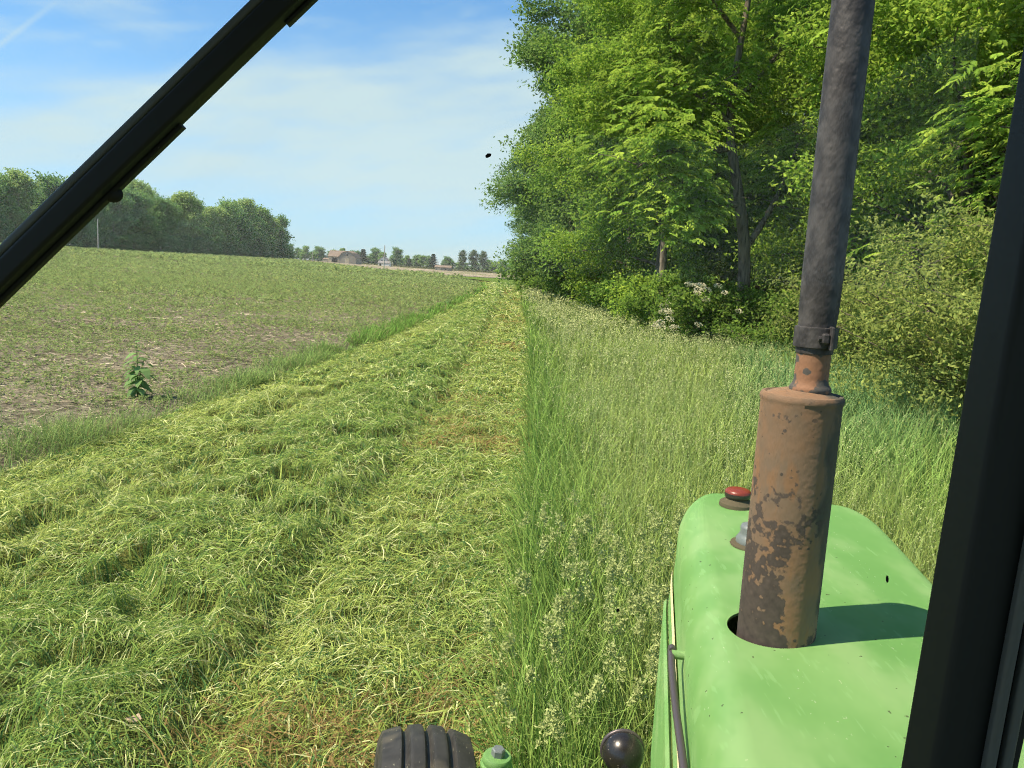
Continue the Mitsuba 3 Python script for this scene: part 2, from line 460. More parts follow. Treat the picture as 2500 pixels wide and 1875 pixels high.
# ------------------------------------------------------------------ the fringe of uncut grass along the field
fr = Pile()
fa, fb = (lambda y: left_edge(y) - 1.15), (lambda y: left_edge(y) + 0.02)
for y0, y1, dens, w in ((5.5, 11, 1000, 0.0032), (11, 20, 700, 0.0052), (20, 36, 260, 0.011), (36, 60, 90, 0.022), (60, 118, 22, 0.05)):
    x, y = scatter(y0, y1, dens, fa, fb)
    u = (x - fa(y)) / 1.17
    tuft = fbm2(x, y, 0.9, 44, 2)
    p = np.clip((tuft - 0.30) * 4, 0.35, 1) * (0.15 + 0.85 * ss(0.1, 0.55, u))
    k = RNG.random(len(x)) < p
    x, y, tuft = x[k], y[k], tuft[k]
    n = len(x)
    lush = ss(14, 26, y)[:, None]
    c = (np.array([0.29, 0.42, 0.14]) * (1 - lush) + np.array([0.21, 0.38, 0.085]) * lush) * RNG.uniform(0.65, 1.35, (n, 1))
    c = np.where((RNG.random(n) < 0.08)[:, None], np.array([0.36, 0.33, 0.16]), c)
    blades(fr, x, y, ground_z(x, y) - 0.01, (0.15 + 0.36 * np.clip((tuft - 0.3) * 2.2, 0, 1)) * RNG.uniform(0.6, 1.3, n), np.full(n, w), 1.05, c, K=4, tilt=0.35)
put('fringe_grass', fr.mesh(), 'blade', color=fr.col())
lab('fringe_grass', 'ragged fringe of taller green grass along the field edge', 'grass', kind='stuff')

# ------------------------------------------------------------------ the standing grass on the right
tall = Pile()
heads = Pile()
TX, TY = 0.60, 1.51
HEAD = math.radians(10.0)


def off_tractor(x, y):
    l = (x - TX) * math.cos(HEAD) - (y - TY) * math.sin(HEAD)
    a = (x - TX) * math.sin(HEAD) + (y - TY) * math.cos(HEAD)
    body = (np.abs(l - 0.12) < 0.52) & (a < 1.35)
    wheel = (np.abs(x + 0.22) < 0.32) & (np.abs(y - 2.15) < 0.65)
    axle = (np.abs(l + 0.3) < 0.55) & (np.abs(a - 0.75) < 0.1)
    return ~(body | wheel | axle)


def seed_heads(P, dirs, size, n_spk, w, L, base):
    n = len(P)
    idx = np.repeat(np.arange(n), n_spk)
    m = len(idx)
    s = RNG.random(m)
    az = RNG.uniform(0, 2 * np.pi, m)
    rad = size[idx] * 0.30 * (1 - s * 0.75) * RNG.random(m)
    Q = P[idx] - dirs[idx] * (size[idx] * (s))[:, None] * 1.0
    Q = Q + np.stack([np.cos(az) * rad, np.sin(az) * rad, RNG.normal(0, 0.1, m) * size[idx]], 1)
    D = unit(np.stack([np.cos(az) * 0.7, np.sin(az) * 0.7, RNG.uniform(-0.9, 0.9, m)], 1))
    S = unit(np.cross(D, RNG.normal(0, 1, (m, 3))))
    c = base[idx] * RNG.uniform(0.7, 1.25, (m, 1))
    heads.add(*diamonds(Q, D, S, L[idx] * RNG.uniform(0.6, 1.3, m), w[idx], c))


ta, tb = (lambda y: right_edge(y) - 0.02), (lambda y: woods_edge(y) + 1.3)
for y0, y1, dens, w, stems, spk in ((1.2, 4.5, 900, 0.0032, 130, 8), (4.5, 8, 640, 0.0040, 120, 8), (8, 14, 320, 0.0062, 85, 7), (14, 24, 130, 0.011, 36, 7), (24, 45, 44, 0.022, 14, 6), (45, 112, 12, 0.055, 5, 5)):
    x, y = scatter(y0, y1, dens, ta, tb)
    k = off_tractor(x, y) & (x < 1.05 * y + 3.5)
    x, y = x[k], y[k]
    n = len(x)
    v = x - right_edge(y)
    e = woods_edge(y) - x
    clump = fbm2(x, y, 0.7, 61, 3)
    rim = ss(1.1, 0.15, v)
    blue = ss(3.2, 1.2, e) * ss(6, 14, y) * ss(0.35, 0.55, fbm2(x, y, 0.25, 77, 2) + 0.1)
    c = np.array([0.22, 0.37, 0.080])[None] * (0.8 + 0.5 * clump)[:, None]
    ripe = ss(0.15, 1.1, v) * ss(0.6, 2.2, e) * np.clip(0.25 + 1.5 * fbm2(x, y, 0.45, 15, 2), 0, 1)
    c = c * (1 - 0.42 * ripe[:, None]) + np.array([0.40, 0.47, 0.17]) * 0.42 * ripe[:, None]
    c = c * (1 - rim[:, None] * 0.35) + np.array([0.26, 0.45, 0.11]) * rim[:, None] * 0.35
    c = c * (1 - blue[:, None]) + np.array([0.17, 0.34, 0.14]) * blue[:, None]
    yv = RNG.random((n, 1)) ** 2
    c = c * (1 - 0.45 * yv) + np.array([0.40, 0.44, 0.14]) * 0.45 * yv
    c = c * RNG.uniform(0.7, 1.3, (n, 1))
    H = (0.42 + 0.30 * clump + 0.10 * rim + 0.25 * blue) * RNG.uniform(0.55, 1.25, n)
    az = RNG.uniform(0, 2 * np.pi, n)
    out = (RNG.random(n) < rim * 0.6)
    az = np.where(out, np.pi + RNG.normal(0, 0.8, n), az)
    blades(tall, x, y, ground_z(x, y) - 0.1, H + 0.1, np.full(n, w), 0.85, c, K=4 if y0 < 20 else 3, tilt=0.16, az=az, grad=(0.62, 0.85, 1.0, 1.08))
    # flowering stems
    x, y = scatter(y0, y1, stems, ta, tb)
    k = off_tractor(x, y) & (x < 1.05 * y + 3.5)
    x, y = x[k], y[k]
    n = len(x)
    v = x - right_edge(y)
    e = woods_edge(y) - x
    pr = (0.25 + 0.75 * ss(0.2, 0.9, v)) * (0.25 + 0.75 * ss(0.8, 2.6, e)) * np.clip(0.3 + 1.6 * (fbm2(x, y, 0.4, 15, 2) - 0.25), 0, 1)
    k = RNG.random(n) < pr
    x, y = x[k], y[k]
    n = len(x)
    H = 0.60 + 0.30 * RNG.random(n) + 0.12 * (fbm2(x, y, 0.7, 61, 3) - 0.5)
    c = np.array([0.30, 0.40, 0.15]) * RNG.uniform(0.7, 1.2, (n, 1))
    tip = blades(tall, x, y, ground_z(x, y) - 0.1, H + 0.1, np.full(n, w * 0.45), 0.45, c, K=4 if y0 < 20 else 3, tilt=0.08, grad=(0.8, 1.0, 1.1, 1.2))
    fat = (RNG.random(n) < (0.25 if y0 < 4 else 0.03))
    dirs = unit(np.stack([RNG.normal(0, 0.25, n), RNG.normal(0, 0.25, n), np.ones(n)], 1))
    base = np.array([0.54, 0.60, 0.29])[None] * RNG.uniform(0.75, 1.2, (n, 1))
    seed_heads(tip, dirs, np.where(fat, 0.10, 0.17), spk, np.full(n, w * 0.75), np.full(n, max(0.016, w * 4.5)), base)
# cocksfoot with dense pale tufts close to the tractor
x, y = scatter(1.5, 5.2, 50, lambda y: right_edge(y) + 0.05, lambda y: 0.55 + 0.22 * (y - 1.5))
k = off_tractor(x, y) & (fbm2(x, y, 1.3, 90, 2) > 0.36)
x, y = x[k], y[k]
n = len(x)
c = np.array([0.22, 0.33, 0.12]) * RNG.uniform(0.7, 1.2, (n, 1))
tip = blades(tall, x, y, ground_z(x, y) - 0.1, RNG.uniform(0.75, 1.02, n), np.full(n, 0.0020), 0.32, c, K=4, tilt=0.08)
for j in range(n):
    nb = RNG.integers(5, 9)
    hgt = RNG.uniform(0.08, 0.14)
    for b in range(nb):
        s = b / nb
        az = RNG.uniform(0, 6.28)
        o = tip[j] - [0, 0, hgt * s] + np.array([math.cos(az), math.sin(az), 0.15]) * hgt * 0.42 * s * RNG.uniform(0.4, 1)
        m = 18
        D = unit(RNG.normal(0, 1, (m, 3)) + [0, 0, 0.5])
        S = unit(np.cross(D, RNG.normal(0, 1, (m, 3))))
        cc = np.array([0.47, 0.55, 0.23]) * RNG.uniform(0.65, 1.15, (m, 1))
        heads.add(*diamonds(o + RNG.normal(0, 0.0085, (m, 3)), D, S, RNG.uniform(0.014, 0.026, m), np.full(m, 0.0052), cc))
put('standing_grass', tall.mesh(), 'blade', color=tall.col())
lab('standing_grass', 'tall uncut green grass standing right of the mown strip', 'grass', kind='stuff')
put('grass_seed_heads', heads.mesh(), 'blade', color=heads.col())
lab('grass_seed_heads', 'pale seed heads above the standing grass', 'seed heads', kind='stuff')

# ------------------------------------------------------------------ seedlings and crop residue in the field
seedl = Pile()
for y0, y1, x1, dens, Lf, nl in ((5, 13, 11, 170, 0.032, 6), (13, 22, 20, 110, 0.042, 5), (22, 40, 34, 46, 0.065, 5), (40, 75, 58, 17.0, 0.12, 4), (75, 140, 110, 5.0, 0.22, 3), (140, 334, 130, 1.3, 0.5, 3)):
    x, y = scatter(y0, y1, dens, lambda y: field_edge(y) - x1, lambda y: field_edge(y) - 0.45)
    d = fbm2(x, y, 0.5, 33, 3)
    far = ss(10, 60, y)
    k = (RNG.random(len(x)) < np.clip((d - 0.30) * 4.2, 0.22, 1) * (1 - far) + far) & (x > -0.80 * y - 4)
    x, y = x[k], y[k]
    n = len(x)
    idx = np.repeat(np.arange(n), nl)
    m = len(idx)
    az = RNG.uniform(0, 2 * np.pi, m)
    el = RNG.uniform(-0.1, 0.9, m)
    sz = Lf * RNG.uniform(0.6, 1.4, n)[idx]
    D = np.stack([np.cos(az) * np.cos(el), np.sin(az) * np.cos(el), np.sin(el)], 1)
    S = unit(np.stack([-np.sin(az), np.cos(az), RNG.normal(0, 0.2, m)], 1))
    P = np.stack([x[idx], y[idx], ground_z(x[idx], y[idx]) + 0.045 * (y0 < 60) + RNG.uniform(0, 1.1, m) * sz], 1) + D * (sz * 0.25)[:, None]
    c = np.array([0.23, 0.32, 0.12]) * RNG.uniform(0.6, 1.5, (n, 1))
    c = np.where((RNG.random(n) < 0.14)[:, None], np.array([0.40, 0.47, 0.17]), c)
    seedl.add(*diamonds(P, D, S, sz, sz * 0.36, c[idx]))
put('crop_seedlings', seedl.mesh(), 'leaf', color=seedl.col())
lab('crop_seedlings', 'small green seedlings and weeds sprouting across the field soil', 'seedlings', kind='stuff')
res = Pile()
for y0, y1, x1, dens, Ls, w in ((5, 14, 12, 44, 0.15, 0.006), (14, 26, 24, 24, 0.22, 0.009), (26, 48, 40, 6, 0.34, 0.016), (48, 90, 60, 1.4, 0.5, 0.032), (90, 180, 100, 0.3, 0.9, 0.06)):
    x, y = scatter(y0, y1, dens, lambda y: field_edge(y) - x1, lambda y: field_edge(y) - 0.5)
    k = (RNG.random(len(x)) < np.clip((fbm2(x, y, 0.35, 52, 3) - 0.36) * 5, 0.12, 1)) & (x > -0.80 * y - 4)
    x, y = x[k], y[k]
    n = len(x)
    az = RNG.normal(0.1, 0.7, n)
    L = Ls * RNG.uniform(0.3, 1.5, n)
    D = np.stack([np.cos(az), np.sin(az), RNG.normal(0, 0.12, n)], 1)
    mid = np.stack([x, y, ground_z(x, y) + 0.045 + RNG.uniform(0, 0.02, n)], 1)
    bow = np.stack([-np.sin(az), np.cos(az), np.full(n, 0.3)], 1) * (RNG.normal(0, 0.1, n) * L)[:, None]
    C = np.stack([mid - D * (L / 2)[:, None], mid + bow, mid + D * (L / 2)[:, None]], 1)
    S = unit(np.stack([-np.sin(az), np.cos(az), RNG.normal(0, 0.6, n)], 1))
    c = np.array([0.50, 0.45, 0.33]) * RNG.uniform(0.45, 1.25, (n, 1))
    res.add(*ribbons(C, np.full((n, 3), w) * RNG.uniform(0.4, 1.2, (n, 1)), S, c))
put('crop_residue', res.mesh(), 'straw', color=res.col())
lab('crop_residue', 'bleached stalks of last crop scattered over the field', 'stalks', kind='stuff')


# ------------------------------------------------------------------ trees
def skeleton(rng, H, R, base, r0, n_limbs, n_sec, top=1.0, lift=0.35, shape=0.6):
    """Trunk, limbs and secondary branches as (points, radii)."""
    zs = np.linspace(0, H * 0.93, 12)
    wob = np.cumsum(rng.normal(0, 0.02 * H / 12, (12, 2)), 0)
    trunk = np.column_stack([wob - wob[0], zs])
    tr = r0 * np.clip(1 - 0.9 * (zs / H) ** 0.9, 0.08, 1)
    tr[0] *= 1.35
    parts, secs = [(trunk, tr, 9)], []
    for i in range(n_limbs):
        q = (i + rng.uniform(0.1, 0.9)) / n_limbs
        h = base + (H * 0.90 - base) * q
        o = np.array([np.interp(h, zs, trunk[:, 0]), np.interp(h, zs, trunk[:, 1]), h])
        az = i * 2.399 + rng.normal(0, 0.35)
        prof = max(0.28, (1 - abs(q - 0.38) ** 1.6 * 1.5) if q < 0.38 else (1 - ((q - 0.38) / 0.68) ** 2.0) ** 0.5 if q < 1.04 else 0.3)
        L = R * prof * rng.uniform(0.78, 1.12)
        el = lift + 0.75 * q + rng.normal(0, 0.12)
        pts = [o]
        for s in range(6):
            e = el - 0.10 * s + rng.normal(0, 0.10)
            az += rng.normal(0, 0.10)
            pts.append(pts[-1] + np.array([math.cos(az) * math.cos(e), math.sin(az) * math.cos(e), math.sin(e)]) * L / 6)
        pts = np.array(pts)
        rl = np.interp(h, zs, tr) * 0.48 * np.linspace(1, 0.18, 7)
        parts.append((pts, np.maximum(rl, 0.012), 5))
        for j in range(n_sec):
            t = 0.22 + 0.78 * (j + rng.random()) / n_sec
            k = min(int(t * 6), 5)
            b = pts[k] + (pts[k + 1] - pts[k]) * (t * 6 - k)
            a2 = az + rng.choice([-1, 1]) * rng.uniform(0.3, 1.25)
            e2 = rng.uniform(-0.65, 0.85)
            L2 = L * rng.uniform(0.22, 0.46) * (1.15 - 0.4 * t)
            d = np.array([math.cos(a2) * math.cos(e2), math.sin(a2) * math.cos(e2), math.sin(e2)])
            p2 = np.array([b, b + d * L2 * 0.5, b + d * L2 + [0, 0, -0.08 * L2]])
            secs.append(p2)
            parts.append((p2, np.maximum(np.array([0.35, 0.22, 0.1]) * rl[k], 0.006), 3))
    secs.append(trunk[[-3, -2, -1]])
    return parts, np.array(secs), trunk


def spray_points(rng, secs, n, sig):
    L = np.linalg.norm(secs[:, 2] - secs[:, 0], axis=1)
    i = rng.choice(len(secs), n, p=L / L.sum())
    t = rng.uniform(0.1, 1.08, n)
    a, b, c = secs[i, 0], secs[i, 1], secs[i, 2]
    P = np.where((t < 0.5)[:, None], a + (b - a) * (2 * t)[:, None], b + (c - b) * (2 * t - 1)[:, None])
    P = P + rng.normal(0, 1, (n, 3)) * np.array([sig, sig, sig * 0.9])
    D = unit(c - a)
    return P, D, i


def leaf_cols(rng, n, base, yellow, tone):
    a = rng.random((n, 1)) ** 1.5
    return (base * (1 - a) + yellow * a) * rng.uniform(0.72, 1.25, (n, 1)) * tone


def pinnate(rng, P, D, length, pairs, lw, base, yellow, tone):
    """Compound leaves: drooping midrib with pairs of leaflets."""
    n = len(P)
    az = np.arctan2(D[:, 1], D[:, 0]) + rng.normal(0, 0.8, n)
    e0 = rng.uniform(-0.15, 0.45, n)
    ln = length * rng.uniform(0.7, 1.25, n)
    out = np.stack([np.cos(az), np.sin(az), 0 * az], 1)
    side = np.stack([-np.sin(az), np.cos(az), rng.normal(0, 0.25, n)], 1)
    side = unit(side)
    outw = unit(np.column_stack([P[:, 0] - P[:, 0].mean(), P[:, 1] - P[:, 1].mean(), np.zeros(n)]))
    face = unit(np.array([0, 0, 0.8]) + 0.7 * outw + rng.normal(0, 0.3, (n, 3)))
    col = leaf_cols(rng, n, base, yellow, tone)
    V, F, K = [], [], []
    pile = Pile()
    for j in range(pairs + 1):
        s = 0.22 + 0.78 * j / pairs
        pos = P + out * (ln * s * np.cos(e0 * 0.6))[:, None] + np.array([0, 0, 1.0]) * (ln * (np.sin(e0) * s - 0.45 * s * s))[:, None]
        fw = unit(out * 1.0 + np.array([0, 0, 1.0]) * (np.sin(e0) - 0.9 * s)[:, None])
        ll = ln * lw * (1.0 - 0.35 * abs(s - 0.6))
        for sg in ((-1, 1) if j < pairs else (0,)):
            d = unit(fw * (0.55 if sg else 1.0) + side * sg * 0.85 + np.array([0, 0, -0.35]) + rng.normal(0, 0.10, (n, 3)))
            sd = unit(np.cross(d, face + rng.normal(0, 0.18, (n, 3))))
            pile.add(*diamonds(pos, d, sd, ll, ll * 0.23, col * rng.uniform(0.88, 1.12, (n, 1)), fold=0.35))
    return pile


def simple_leaves(rng, P, D, per, size, spread, base, yellow, tone, wid=0.30):
    idx = np.repeat(np.arange(len(P)), per)
    m = len(idx)
    d = unit(D[idx] * 0.5 + rng.normal(0, 0.7, (m, 3)) + [0, 0, -0.25])
    outw = unit(np.column_stack([P[:, 0], P[:, 1], np.zeros(len(P))]))[idx]
    s = unit(np.cross(d, rng.normal(0, 0.42, (m, 3)) + [0, 0, 0.75] + 0.65 * outw))
    Q = P[idx] + rng.normal(0, 1, (m, 3)) * np.array([spread, spread, spread * 0.6])
    L = size * rng.uniform(0.6, 1.3, m)
    pile = Pile()
    pile.add(*diamonds(Q, d, s, L, L * wid, leaf_cols(rng, m, base, yellow, tone), fold=0.3))
    return pile


def wood_mesh(parts, minr=0.0):
    pl = Pile()
    for p, r, s in parts:
        if r[0] >= minr:
            pl.add(*tube(p, r, s))
    return pl.mesh()


PROTO = {}


def make_proto(name, trunk_mesh, crown, bark='bark'):
    t, c = mikit.ply(trunk_mesh, bark, smooth=True), mikit.ply(crown.mesh(), 'leaf', color=crown.col())
    scene[f'group_{name}'] = {'type': 'shapegroup', 'trunk': t, 'crown': c}
    PROTO[name] = f'group_{name}'


def plant(kind, key, x, y, rot, s, label, cat, group=None, sz=None, dz=0.0):
    key = numbered(key)
    scene[key] = {'type': 'instance', 'shapes': {'type': 'ref', 'id': PROTO[kind]},
                  'to_world': T().translate([x, y, float(ground_z(x, y)) - 0.15 + dz]).rotate([0, 0, 1], rot).scale([s, s, sz or s])}
    lab(key, label, cat, group)
    return key


WAL, WALY = np.array([0.19, 0.34, 0.050]), np.array([0.42, 0.57, 0.085])
OAK, OAKY = np.array([0.125, 0.245, 0.068]), np.array([0.25, 0.38, 0.10])


def walnut(name, seed, H, R, base, n_sprays, length, pairs, lw, r0=0.24, tone=1.0, sig=0.28):
    rng = np.random.default_rng(seed)
    parts, secs, trunk = skeleton(rng, H, R, base, r0, 26, 8)
    P, D, _ = spray_points(rng, secs, n_sprays, sig)
    make_proto(name, wood_mesh(parts, 0.008), pinnate(rng, P, D, length, pairs, lw, WAL, WALY, tone))


def broad(name, seed, H, R, base, n_sprays, per, size, base_c, yel, r0=0.26, limbs=26, sec=8, sig=0.35, spread=0.2, minr=0.008, bark='bark', tone=1.0):
    rng = np.random.default_rng(seed)
    parts, secs, trunk = skeleton(rng, H, R, base, r0, limbs, sec)
    P, D, _ = spray_points(rng, secs, n_sprays, sig)
    make_proto(name, wood_mesh(parts, minr), simple_leaves(rng, P, D, per, size, spread, base_c, yel, tone), bark)


walnut('walnut_near', 3, 17, 6.2, 2.2, 8000, 0.42, 5, 0.38)
broad('walnut_mid', 8, 21, 6.6, 1.6, 15000, 7, 0.17, WAL, WALY, r0=0.24, sig=0.34, spread=0.16)
broad('oak_mid', 14, 21, 6.8, 1.2, 14000, 7, 0.20, OAK, OAKY, r0=0.30)
broad('maple_mid', 21, 19, 5.8, 1.6, 10000, 7, 0.19, np.array([0.16, 0.31, 0.058]), np.array([0.34, 0.50, 0.090]))
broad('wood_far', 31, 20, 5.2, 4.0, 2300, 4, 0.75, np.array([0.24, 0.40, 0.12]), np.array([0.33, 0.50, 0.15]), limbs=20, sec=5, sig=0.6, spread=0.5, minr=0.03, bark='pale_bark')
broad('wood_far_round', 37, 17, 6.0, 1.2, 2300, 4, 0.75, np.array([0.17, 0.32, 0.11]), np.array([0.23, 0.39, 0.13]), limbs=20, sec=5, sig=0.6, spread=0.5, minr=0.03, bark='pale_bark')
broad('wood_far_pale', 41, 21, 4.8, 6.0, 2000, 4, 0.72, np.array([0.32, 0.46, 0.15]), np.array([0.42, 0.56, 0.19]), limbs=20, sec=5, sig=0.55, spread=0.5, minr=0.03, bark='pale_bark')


def conifer(name, seed, H, R, n, size):
    rng = np.random.default_rng(seed)
    zs = np.linspace(0, H, 10)
    parts = [(np.column_stack([zs * 0, zs * 0, zs]), 0.2 * (1 - zs / H) + 0.02, 6)]
    t = rng.random(n) ** 0.8
    z = H * (0.08 + 0.92 * t)
    az = rng.uniform(0, 2 * np.pi, n)
    rr = R * (1 - t) * (0.55 + 0.45 * np.sin(z * 5.0)) * rng.uniform(0.3, 1.05, n) + 0.1
    P = np.stack([np.cos(az) * rr, np.sin(az) * rr, z], 1)
    D = unit(np.stack([np.cos(az), np.sin(az), np.full(n, -0.35)], 1))
    S = unit(np.stack([-np.sin(az), np.cos(az), rng.normal(0, 0.3, n)], 1))
    pl = Pile()
    pl.add(*diamonds(P, D, S, size * rng.uniform(0.6, 1.2, n), size * 0.35, leaf_cols(rng, n, np.array([0.045, 0.090, 0.048]), np.array([0.08, 0.13, 0.06]), 1.0)))
    make_proto(name, wood_mesh(parts), pl)


conifer('spruce', 5, 10, 2.4, 2600, 0.6)
broad('slim_tree', 51, 15, 3.0, 3.5, 1100, 4, 0.62, np.array([0.085, 0.155, 0.055]), np.array([0.14, 0.21, 0.07]), limbs=18, sec=4, sig=0.45, spread=0.4, minr=0.03, r0=0.16)

# --- the wood on the right: front row from near to far
for kind, x, y, rot, s, label in (
        ('walnut_near', 13.0, 15.5, 20, 1.0, 'bright green walnut tree reaching over the bushes at the right edge of the photo'),
        ('walnut_mid', 12.6, 22.5, 140, 0.95, 'leafy green tree directly behind the exhaust pipe'),
        ('walnut_mid', 6.6, 36.0, 250, 0.92, 'sunlit yellow green tree with drooping leaves left of the bare grey trunk'),
        ('maple_mid', 6.3, 43.5, 35, 1.14, 'tall green tree whose top leaves the photo left of the middle of the wood'),
        ('oak_mid', 5.2, 52.0, 80, 1.18, 'tallest dark green tree forming the upper left corner of the wood'),
        ('oak_mid', 4.3, 64.0, 248, 1.06, 'dark green tree with a ragged left outline below the upper corner of the wood'),
        ('oak_mid', 4.0, 77.0, 310, 0.80, 'dark green tree at the far left end of the wood hanging over the mown strip')):
    plant(kind, 'woodland_tree', x, y, rot, s, label, 'tree')
rr = np.random.default_rng(77)
for i, (x, y) in enumerate([(18, 13), (20, 20), (17, 26.5), (19.5, 32), (13.5, 33), (15, 39), (13, 45), (14, 52), (13, 60), (11.5, 69), (10, 79), (8, 90), (25, 16), (26, 25), (25, 34), (23, 44), (22, 56), (20, 70), (32, 20), (33, 32), (31, 46), (3, 96), (16, 84)]):
    kind = ('walnut_mid', 'maple_mid', 'maple_mid', 'oak_mid')[i % 4]
    plant(kind, 'background_tree', x + rr.normal(0, 0.7), y + rr.normal(0, 0.7), rr.uniform(0, 360), rr.uniform(0.9, 1.1),
          'shaded green tree deeper in the wood behind the front row', 'tree', 'trees in the depth of the wood')

# --- the tree with the bare forked trunk
rng = np.random.default_rng(5)


def bez(pts, n=14):
    pts = np.array(pts, float)
    t = np.linspace(0, len(pts) - 1, n)
    k = np.arange(len(pts))
    import scipy.interpolate as si
    return si.CubicSpline(k, pts)(t)


main = bez([[8.05, 27, -0.2], [7.98, 27, 1.9], [7.75, 27, 4.2], [7.2, 27.1, 6.6], [7.0, 27.2, 8.5], [7.3, 27.3, 12], [7.6, 27.6, 17]], 26)
limbs = [bez([[7.9, 27, 3.6], [8.5, 27.1, 4.6], [9.0, 27.3, 5.7], [9.4, 27.5, 6.8], [9.9, 28, 8.8]]),
         bez([[7.65, 27, 5.0], [6.6, 26.7, 5.05], [5.7, 26.4, 4.95], [5.0, 26, 4.6], [4.5, 25.8, 4.1]]),
         bez([[7.15, 27.1, 7.0], [6.1, 26.7, 6.75], [5.2, 26.2, 6.7], [4.3, 25.9, 6.3], [3.7, 25.6, 5.9]]),
         bez([[7.15, 27.1, 7.6], [6.2, 26.9, 8.3], [5.3, 26.6, 8.7], [4.2, 26.3, 8.8]]),
         bez([[7.05, 27.2, 8.5], [8.1, 27.4, 9.6], [8.9, 27.6, 10.8], [10, 28, 12.2]]),
         bez([[7.2, 27.3, 10.5], [6, 27, 11.6], [4.8, 26.5, 12.4]]), bez([[7.3, 27.3, 12.5], [8.6, 27.6, 14], [9.5, 28, 15.5]]),
         bez([[7.5, 27.5, 14.5], [6.2, 27, 15.8], [5.2, 26.6, 17]])]
parts = [(main, np.linspace(0.27, 0.06, 26) * np.where(np.arange(26) < 1, 1.4, 1), 12)]
secs = []
for i, l in enumerate(limbs):
    parts.append((l, np.linspace(0.13 if i < 3 else 0.09, 0.025, len(l)), 7))
    for j in range(13):
        t = rng.uniform(0.35, 1.0) * (len(l) - 1.01)
        k = int(t)
        b = l[k] + (l[k + 1] - l[k]) * (t - k)
        a2, e2, L2 = rng.uniform(0, 6.28), rng.uniform(-0.2, 0.9), rng.uniform(0.8, 2.3)
        d = np.array([math.cos(a2) * math.cos(e2), math.sin(a2) * math.cos(e2), math.sin(e2)])
        p2 = np.array([b, b + d * L2 * 0.5, b + d * L2 + [0, 0, -0.1 * L2]])
        secs.append(p2)
        parts.append((p2, np.array([0.022, 0.014, 0.007]), 4))
secs = np.array(secs)
# broken bare twigs below the left limbs
for q in ([[5.3, 26.1, 6.7], [5.5, 26, 6.1], [5.65, 26, 5.2], [5.7, 26, 4.9]], [[5.9, 26.4, 4.95], [5.4, 26.2, 5.5], [5.0, 26, 5.7]], [[6.3, 26.7, 5.0], [5.9, 26.5, 4.4], [5.3, 26.3, 4.1]]):
    parts.append((bez(q, 6), np.linspace(0.03, 0.012, 6), 5))
P, D, _ = spray_points(rng, secs, 5200, 0.40)
keep = ~((np.abs(P[:, 0] - 7.6) < 1.1) & (P[:, 2] < 8.0) & (P[:, 1] < 27.3))
crown = pinnate(rng, P[keep], D[keep], 0.46, 4, 0.42, WAL, WALY, 1.0)
put('forked_tree__trunk', wood_mesh(parts), 'bark', smooth=True)
put('forked_tree__crown', crown.mesh(), 'leaf', color=crown.col())
lab('forked_tree', 'tree with bare grey brown trunk forking at mid height left of the exhaust pipe', 'tree')
# the thinner dark trunk to its left
rng = np.random.default_rng(15)
tr2 = bez([[6.25, 33, -0.2], [6.2, 33, 3], [6.05, 33, 5.5], [5.85, 33, 8.2], [5.9, 33.3, 14]], 16)
parts = [(tr2, np.linspace(0.19, 0.05, 16), 9), (bez([[6.1, 33, 4.8], [6.7, 33.1, 5.6], [7.2, 33.3, 6.5]], 6), np.linspace(0.09, 0.03, 6), 6)]
secs = []
for j in range(60):
    h = rng.uniform(5.5, 13.5)
    o = np.array([np.interp(h, tr2[:, 2], tr2[:, 0]), 33.1, h])
    a2, e2, L2 = rng.uniform(0, 6.28), rng.uniform(-0.1, 0.7), rng.uniform(1.2, 3.4)
    d = np.array([math.cos(a2) * math.cos(e2), math.sin(a2) * math.cos(e2), math.sin(e2)])
    p2 = np.array([o, o + d * L2 * 0.5, o + d * L2]); secs.append(p2); parts.append((p2, np.array([0.03, 0.018, 0.008]), 4))
P, D, _ = spray_points(rng, np.array(secs), 2600, 0.35)
crown = pinnate(rng, P, D, 0.6, 4, 0.36, WAL, WALY, 0.95)
put('slender_tree__trunk', wood_mesh(parts), 'bark', smooth=True)
put('slender_tree__crown', crown.mesh(), 'leaf', color=crown.col())
lab('slender_tree', 'slimmer dark trunked tree left of and behind the forked tree', 'tree')


